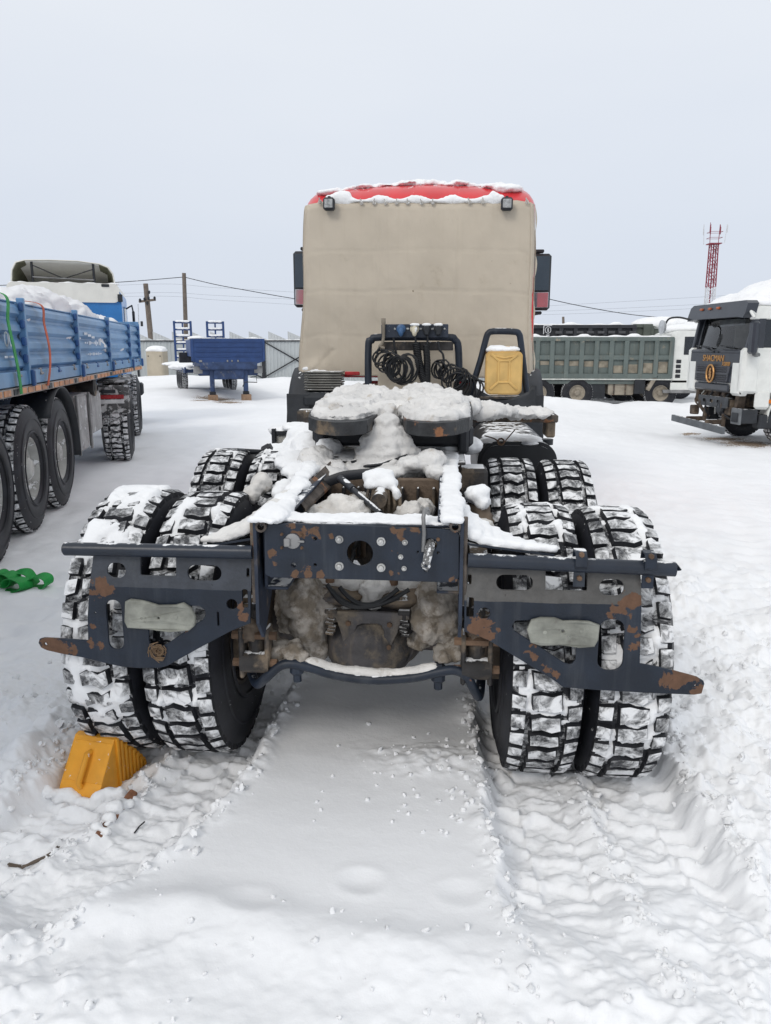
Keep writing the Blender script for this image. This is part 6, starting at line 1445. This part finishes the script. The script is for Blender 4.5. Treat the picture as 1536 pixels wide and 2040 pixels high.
# dark body behind
x0, zt = PY(1000, 648, 31.5); x1, zb = PY(1264, 700, 31.5)
dk = mat('dump_charcoal', (.035, .037, .044), .55, var=.15, bump=.1, dust=.1)
d2, dp2, hx2, zb2, zt2 = dump('dump_truck', 'charcoal dump truck with a white round badge standing behind the grey-green one', x0, x1, 31.5, GD, zb, zt, dk, None, cols=9, rows=1)
dp2('lower_body', (0, 1.2, (zb2 + 1.1) / 2 - .0), (2 * hx2, 2.2, zb2 - 1.1), dk); dp2('chassis', (.3, 1.2, .95), (2 * hx2 + 1, .9, .3), blkd_m)
for k in range(8): dp2('panel_slot', (PY(1113 + k * 21, 658, 31.5)[0] - (x0 + x1) / 2, -.07, zt2 - .28), (.26, .03, .10), mat('slot_grey', (.09, .092, .10), .6), .01)
for xx in (-hx2 + .9, -hx2 + 2.25, hx2 - .3): dwheel(d2, (xx, .2, .55)); dwheel(d2, (xx, 2.2, .55))
wp = mat('white_mark', (.70, .71, .73), .5, var=.08)
cx, cz2 = PY(1092, 657.5, 31.4); mx2 = (x0 + x1) / 2
emblem(d2, lambda u, v, h: (cx - mx2 + u, -.09 + h, cz2 - GD + v), .125, wp); dp2('white_bracket', (cx - mx2 - .17, -.09, cz2 - GD + .0), (.035, .02, .32), wp, .004); dp2('white_bracket', (cx - mx2 - .02, -.09, cz2 - GD + .17), (.33, .02, .03), wp, .004); dp2('white_bracket', (cx - mx2, -.09, cz2 - GD - .2), (.12, .02, .05), wp, .004)
b_ = MB(); b_.prism([(hx2 + .1, 1.0), (hx2 + .1, 2.6), (hx2 + 1.9, 2.6), (hx2 + 2.0, 1.0)], .1, 2.3, lambda u, v, h: (u, h, v)); b_.build('cab', cw, d2)
# olive body
x0, zt = PY(1262, 646, 33.5); x1, zb = PY(1362, 720, 33.5)
ov = mat('dump_olive', (.085, .10, .085), .6, var=.12, bump=.1)
d3, dp3, hx3, zb3, zt3 = dump('dump_truck', 'dark olive dump truck body with a snow heap on top behind the parked trucks', x0, x1 + 1.5, 33.5, GD, zb, zt, ov, None, cols=5, rows=1)
dp3('chassis', (0, 1.2, .9), (2 * hx3, .9, .5), blkd_m); dp3('corner_post', (-hx3 + .55, -.06, (zb3 + zt3) / 2), (.3, .1, zt3 - zb3), ov)
for xx in (-hx3 + .8, -hx3 + 2.1): dwheel(d3, (xx, .2, .55)); dwheel(d3, (xx, 2.2, .55))
sm = MB(); sm.ell((-.5, .7, zt3 + .0), (1.3, .9, .34)); sm.ell((.6, .9, zt3 + .02), (.9, .9, .25)); snow('snow_cap', sm, .06, snow_m, d3, amp=((1.6, .08),))
cx, cz2 = PY(1349, 656, 33.3); mx3 = (x0 + x1 + 1.5) / 2
emblem(d3, lambda u, v, h: (cx - mx3 + u, -.10 + h, cz2 - GD + v), .14, wp)

# ================================================================== WHITE CAB-OVER TRUCK AT THE RIGHT EDGE
GR = -.36
wtp = thing('white_truck', 'white cab-over truck with dark grey face, gold badge, no bumper and a deep snow cap', 'truck', (7.62, 18.3, GR), R(98.8))
def wpart(name, c, s, m, bev=.012, rot=None, parent=wtp): b_ = MB(); b_.box(c, s, rot, bev); return b_.build(name, m, parent)
face_m = mat('charcoal_paint', (.028, .033, .044), .38, var=.12, bump=.05, coat=.3, dust=.12)
for s_ in (-1, 1): wheel(wtp, (s_ * 1.0, 0, .56), s_, 1.0, .3 + s_)
b_ = MB(); b_.cyl((-1, 0, .56), (1, 0, .56), .08, n=12); b_.build('front_axle', blkd_m, wtp, 40)
for v in (-.45, .45): wpart('frame_rail', (v, -2.0, .95), (.1, 6.4, .28), blkd_m)
for k, u in enumerate((-3.6, -4.95)):
    for s_ in (-1, 1): wheel(wtp, (s_ * 1.0, u, .56), s_, 1.0, k + s_)
FYc = 1.30                                         # front face
hwc = 1.22
# cab walls: floor, back, roof, doors, front lower panel, pillars
wpart('cab_floor', (0, .25, 1.18), (2.4, 2.1, .10), blkd_m); wpart('cab_back', (0, -.78, 2.02), (2.4, .06, 1.75), cw); wpart('cab_lining', (0, -.72, 2.05), (2.3, .03, 1.6), mat('lining_grey', (.16, .17, .18), .9)); wpart('roof_lining', (0, .2, 2.85), (2.3, 1.9, .02), mat('lining_grey', (.16, .17, .18), .9)); wpart('roof', (0, .2, 2.92), (2.4, 2.05, .10), cw, .04)
for s_ in (-1, 1):
    dr = wpart('door', (s_ * hwc, .30, 1.62), (.06, 1.75, .92), cw, .015); wpart('door_pillar', (s_ * hwc, -.62, 2.45), (.06, .3, .85), cw); wpart('front_pillar', (s_ * (hwc - .03), FYc - .16, 2.42), (.10, .14, .86), face_m, .02, (R(10), 0, 0))
    wpart('door_window', (s_ * hwc, .30, 2.38), (.012, 1.25, .58), MATS['dark_glass'], .004, None, dr); wpart('window_frame', (s_ * (hwc + .008), .3, 2.80), (.06, 1.9, .26), cw, .02); wpart('window_frame', (s_ * (hwc + .012), .35, 2.06), (.05, 1.75, .07), cw); wpart('window_frame', (s_ * (hwc + .004), .98, 2.40), (.055, .16, .75), face_m)
    wpart('door_handle', (s_ * (hwc + .04), -.35, 1.75), (.03, .2, .04), plas_m, .01, None, dr)
    wpart('corner_panel', (s_ * (hwc - .05), FYc - .16, 1.62), (.22, .38, .95), cw, .06); wpart('fender', (s_ * (hwc - .02), .80, 1.02), (.14, .34, .42), cw, .06)
    def arch2(u, v, s_=s_): a = R(-5 + 190 * v); return (s_ * (hwc - .28 + .32 * u), .68 * math.cos(a), .60 + .70 * math.sin(a))
    grid('wheel_arch', arch2, 4, 20, cw, wtp, .02)
    wpart('side_marker', (s_ * (hwc + .045), .62, .98), (.03, .14, .08), mat('amber_lens', (.6, .16, .01), .3), .01)
    wpart('door_step', (s_ * (hwc - .1), .55, .55), (.28, .6, .3), plas_m, .03)
ny = FYc
lp = MB(); lp.prism([(-1.17, 1.98), (1.17, 1.98), (1.17, 1.74), (.98, 1.62), (.90, 1.36), (-.90, 1.36), (-.98, 1.62), (-1.17, 1.74)], ny - .04, ny + .02, lambda u, v, h: (u, h, v)); fp = lp.build('front_panel', face_m, wtp)
wpart('scuttle', (0, ny - .06, 2.01), (2.3, .16, .10), face_m, .03)
wpart('lower_panel', (0, ny - .06, 1.26), (1.95, .10, .22), cw, .03); wpart('grille_lower', (0, ny + .02, 1.24), (1.55, .06, .16), face_m, .03)
for s_ in (-1, 1): wpart('corner_lower', (s_ * 1.0, ny - .09, 1.46), (.42, .24, .74), cw, .06)
gl = MB(); gl.prism([(-.78, 1.70), (.78, 1.70), (.68, 1.34), (-.68, 1.34)], ny + .02, ny + .05, lambda u, v, h: (u, h, v)); gr = gl.build('grille', mat('grille_black', (.05, .053, .065), .5, var=.1), wtp)
b_ = MB()
for r_ in range(8):
    z = 1.37 + r_ * .042
    if r_ == 4: continue
    for k in range(24):
        x = -.66 + k * .057 + (.028 if r_ % 2 else 0)
        if abs(x) < .17: continue
        b_.box((x, ny + .052, z), (.034, .008, .016), (0, R(32), 0))
gso = b_.build('grille_slots', mat('slot_black', (.008, .008, .01), .6), gr); gso['kind'] = 'stuff'
wpart('grille_bar', (0, ny + .055, 1.535), (1.5, .02, .03), face_m, .006, None, gr)
emblem(gr, lambda u, v, h: (-u, ny + .082 + h, 1.53 + v), .19, gold_m)
b_ = MB(); b_.lathe([(.066, .0), (.066, .165)], (0, ny, 1.53), 'y', 24); b_.build('badge_back', mat('badge_brown', (.045, .018, .012), .4), gr)
text_mesh('lettering', 'SHACMAN', .20, lambda u, v, h: (-u + .02, ny + .026 + h, 1.86 + v), gold_m, fp, .008, .0)
text_mesh('lettering', 'X3000', .125, lambda u, v, h: (-u - .55, ny + .026 + h, 1.745 + v), gold_m, fp, .006, .2)
# windscreen
gm_ = bpy.data.materials.new('windscreen_glass'); gm_.use_nodes = True; N_ = gm_.node_tree.nodes; L_ = gm_.node_tree.links; N_.clear()
o_ = N_.new('ShaderNodeOutputMaterial'); mxn = N_.new('ShaderNodeMixShader'); tr_ = N_.new('ShaderNodeBsdfTransparent'); tr_.inputs[0].default_value = (.62, .66, .68, 1); gs_ = N_.new('ShaderNodeBsdfGlossy'); gs_.inputs['Roughness'].default_value = .03; fr_ = N_.new('ShaderNodeFresnel'); fr_.inputs[0].default_value = 1.75
L_.new(fr_.outputs[0], mxn.inputs[0]); L_.new(tr_.outputs[0], mxn.inputs[1]); L_.new(gs_.outputs[0], mxn.inputs[2]); L_.new(mxn.outputs[0], o_.inputs[0])
def ws(u, v): x = (.5 - u) * 2.18; return (x, ny - .02 - .16 * v - .10 * (x / 1.1) ** 2 + .0, 2.03 + .74 * v)
grid('windscreen', ws, 16, 6, gm_, wtp)
fr2 = MB(); fr2.tube([ws(u, 0) for u in np.linspace(0, 1, 14)] + [ws(1, .5)] + [ws(u, 1) for u in np.linspace(1, 0, 14)] + [ws(0, .5)], .035, 6, closed=True); fr2.build('windscreen_frame', face_m, wtp, 50)
wpart('dashboard', (0, .85, 1.95), (2.2, .5, .22), plas_m, .05); 
for s_ in (-1, 1): wpart('seat', (s_ * .55, -.1, 2.0), (.5, .25, .9), mat('seat_grey', (.10, .11, .12), .8), .08)
wpart('curtain', (-1.12, -.1, 2.38), (.05, .3, .55), mat('cream_cloth', (.65, .63, .55), .8), .02); wpart('curtain', (.95, .2, 2.4), (.05, .35, .7), mat('cream_cloth', (.65, .63, .55), .8), .02); wpart('sun_shade', (.45, .72, 2.66), (1.1, .04, .16), mat('shade_grey', (.45, .47, .48), .7), .01)
# visor with marker lamps
vs_ = MB(); vs_.prism([(-1.28, 2.78), (-1.24, 2.70), (-1.0, 2.73), (1.0, 2.73), (1.24, 2.70), (1.28, 2.80), (1.26, 3.00), (1.15, 3.06), (-1.15, 3.06), (-1.26, 3.00)], ny - .12, ny + .12, lambda u, v, h: (u, h - (v - 2.7) * .25, v)); vi = vs_.build('sun_visor', face_m, wtp)
for x in (-.1, .28, .66): wpart('marker_lamp', (x, ny + .075, 2.95), (.12, .05, .05), mat('amber_dim', (.35, .09, .03), .4), .012, None, vi)
for s_ in (-1, 1):
    b_ = MB(); b_.tube([(s_ * .1 - .1, ny + .03, 2.0), (s_ * .1 + .30, ny + .05, 2.10), (s_ * .1 + .62, ny + .03, 2.13)], .014, 6); b_.tube([(s_ * .55 - .35, ny + .04, 2.10), (s_ * .55 + .30, ny + .03, 2.14)], .012, 6); b_.build('wiper', plas_m, wtp)
# mirrors: round front mirror on its arm (far side), door mirrors on the near side
b_ = MB(); b_.tube(spline([(1.15, ny + .02, 2.72), (1.30, ny + .28, 2.80), (1.42, ny + .48, 2.78), (1.46, ny + .55, 2.66)], 4), .022, 8); ma = b_.build('front_mirror', plas_m, wtp, 50)
b_ = MB(); b_.lathe([(-.03, .0), (-.03, .15), (.03, .17), (.05, .10), (.06, 0)], (1.46, ny + .62, 2.58), 'y', 20); b_.build('mirror_bowl', mat('mirror_back', (.42, .44, .46), .3), ma, 40)
b_ = MB(); b_.tube(spline([(-1.2, ny - .2, 2.75), (-1.42, ny + .05, 2.82), (-1.52, ny + .02, 2.7)], 4), .03, 8); mb2 = b_.build('door_mirror', cw, wtp, 50); wpart('mirror_case', (-1.52, ny + .0, 2.30), (.22, .14, .66), face_m, .04, None, mb2)
b_ = MB(); b_.tube(spline([(-1.22, ny - .3, 1.95), (-1.42, ny - .1, 1.98), (-1.56, ny - .05, 2.12)], 4), .05, 8); b_.build('mirror_foot', face_m, wtp, 50)
# bare chassis where the bumper is missing
beam = curve_plate('front_beam', rrect(-.78, .80, .55, 1.03, .02), [rrect(-.45 + k * .32, .88, -.30 + k * .32, .96, .04) for k in range(3)], .02, lambda u, v, h: (u, ny + .02 + h, v), mat('beam_paint', (.04, .045, .052), .55, var=.3, bump=.2, mud=.2, dust=.3), wtp)
wpart('beam_box', (-.1, ny - .08, .92), (1.25, .14, .2), blkd_m)
rp_ = mat('earthy_rust', (.085, .065, .05), .85, var=.4, vs=7, bump=.4, mud=.35)
for c, s in (((.72, ny - .05, 1.05), (.10, .10, .40)), ((.80, ny - .02, .66), (.22, .14, .22)), ((.15, ny - .2, 1.08), (.5, .2, .22)), ((-.62, ny - .15, .82), (.26, .2, .34)), ((-.52, ny - .05, .5), (.08, .08, .34)), ((.35, ny - .06, .60), (.10, .08, .34)), ((-.85, ny - .2, .85), (.12, .2, .5)), ((-.4, ny - .1, 1.08), (.14, .1, .2))):
    wpart('mount', c, s, rp_, .02, (0, R(random.uniform(-14, 14)), 0))
for k in range(8):
    rnd = random.Random(k); x = rnd.uniform(-.8, .7); b_ = MB(); b_.tube(spline([(x, ny - .1, 1.12), (x + rnd.uniform(-.1, .1), ny + .02, .9), (x + rnd.uniform(-.2, .2), ny - .02, .7), (x + rnd.uniform(-.2, .2), ny - .15, .55)], 4), .022, 6); b_.build('pipe', plas_m if k % 2 else rp_, wtp, 50)
b_ = MB(); b_.lathe([(-.1, .0), (-.1, .13), (.05, .15), (.08, .12), (.08, 0)], (-.42, ny - .05, .80), 'y', 16); b_.build('fan_housing', plas_m, wtp, 40)
wpart('bumper_bar', (.0, ny + .30, .40), (2.45, .08, .15), mat('bar_grey', (.10, .11, .12), .6, var=.2, dust=.3), .008, (0, R(-1.5), 0))
for s_ in (-.45, .45): wpart('bar_arm', (s_, ny + .1, .48), (.08, .45, .10), rp_, .01)
hl_ = wpart('headlamp_housing', (-1.08, ny - .22, .66), (.34, .40, .30), plas_m, .02); wpart('headlamp_frame', (-1.10, ny - .02, .66), (.36, .05, .34), mat('housing_grey', (.14, .15, .16), .5, dust=.3), .01, None, hl_); wpart('headlamp_bulge', (-1.10, ny + .01, .64), (.26, .03, .20), plas_m, .02, None, hl_)
# snow cap
sm = MB(); sm.box((0, .15, 3.0), (2.46, 2.2, .12), None, .05)
for p in ((.0, -.2, 3.12, 1.15, 1.0, .50), (-.2, -.9, 3.25, 1.2, .95, .70), (.4, .5, 3.05, .85, .75, .26), (-.5, .5, 3.08, .8, .7, .34), (0, -2.2, 3.2, 1.2, 1.3, .75), (0, 1.15, 3.06, 1.15, .2, .05)): sm.ell(p[:3], p[3:])
sm.box((0, -2.2, 2.95), (2.4, 2.5, .3), None, .1)
snow('snow_cap', sm, .05, snow_m, wtp, amp=((1.5, .07), (5, .03)))
wpart('cargo_body', (0, -2.4, 2.0), (2.4, 2.4, 1.7), cw, .03)
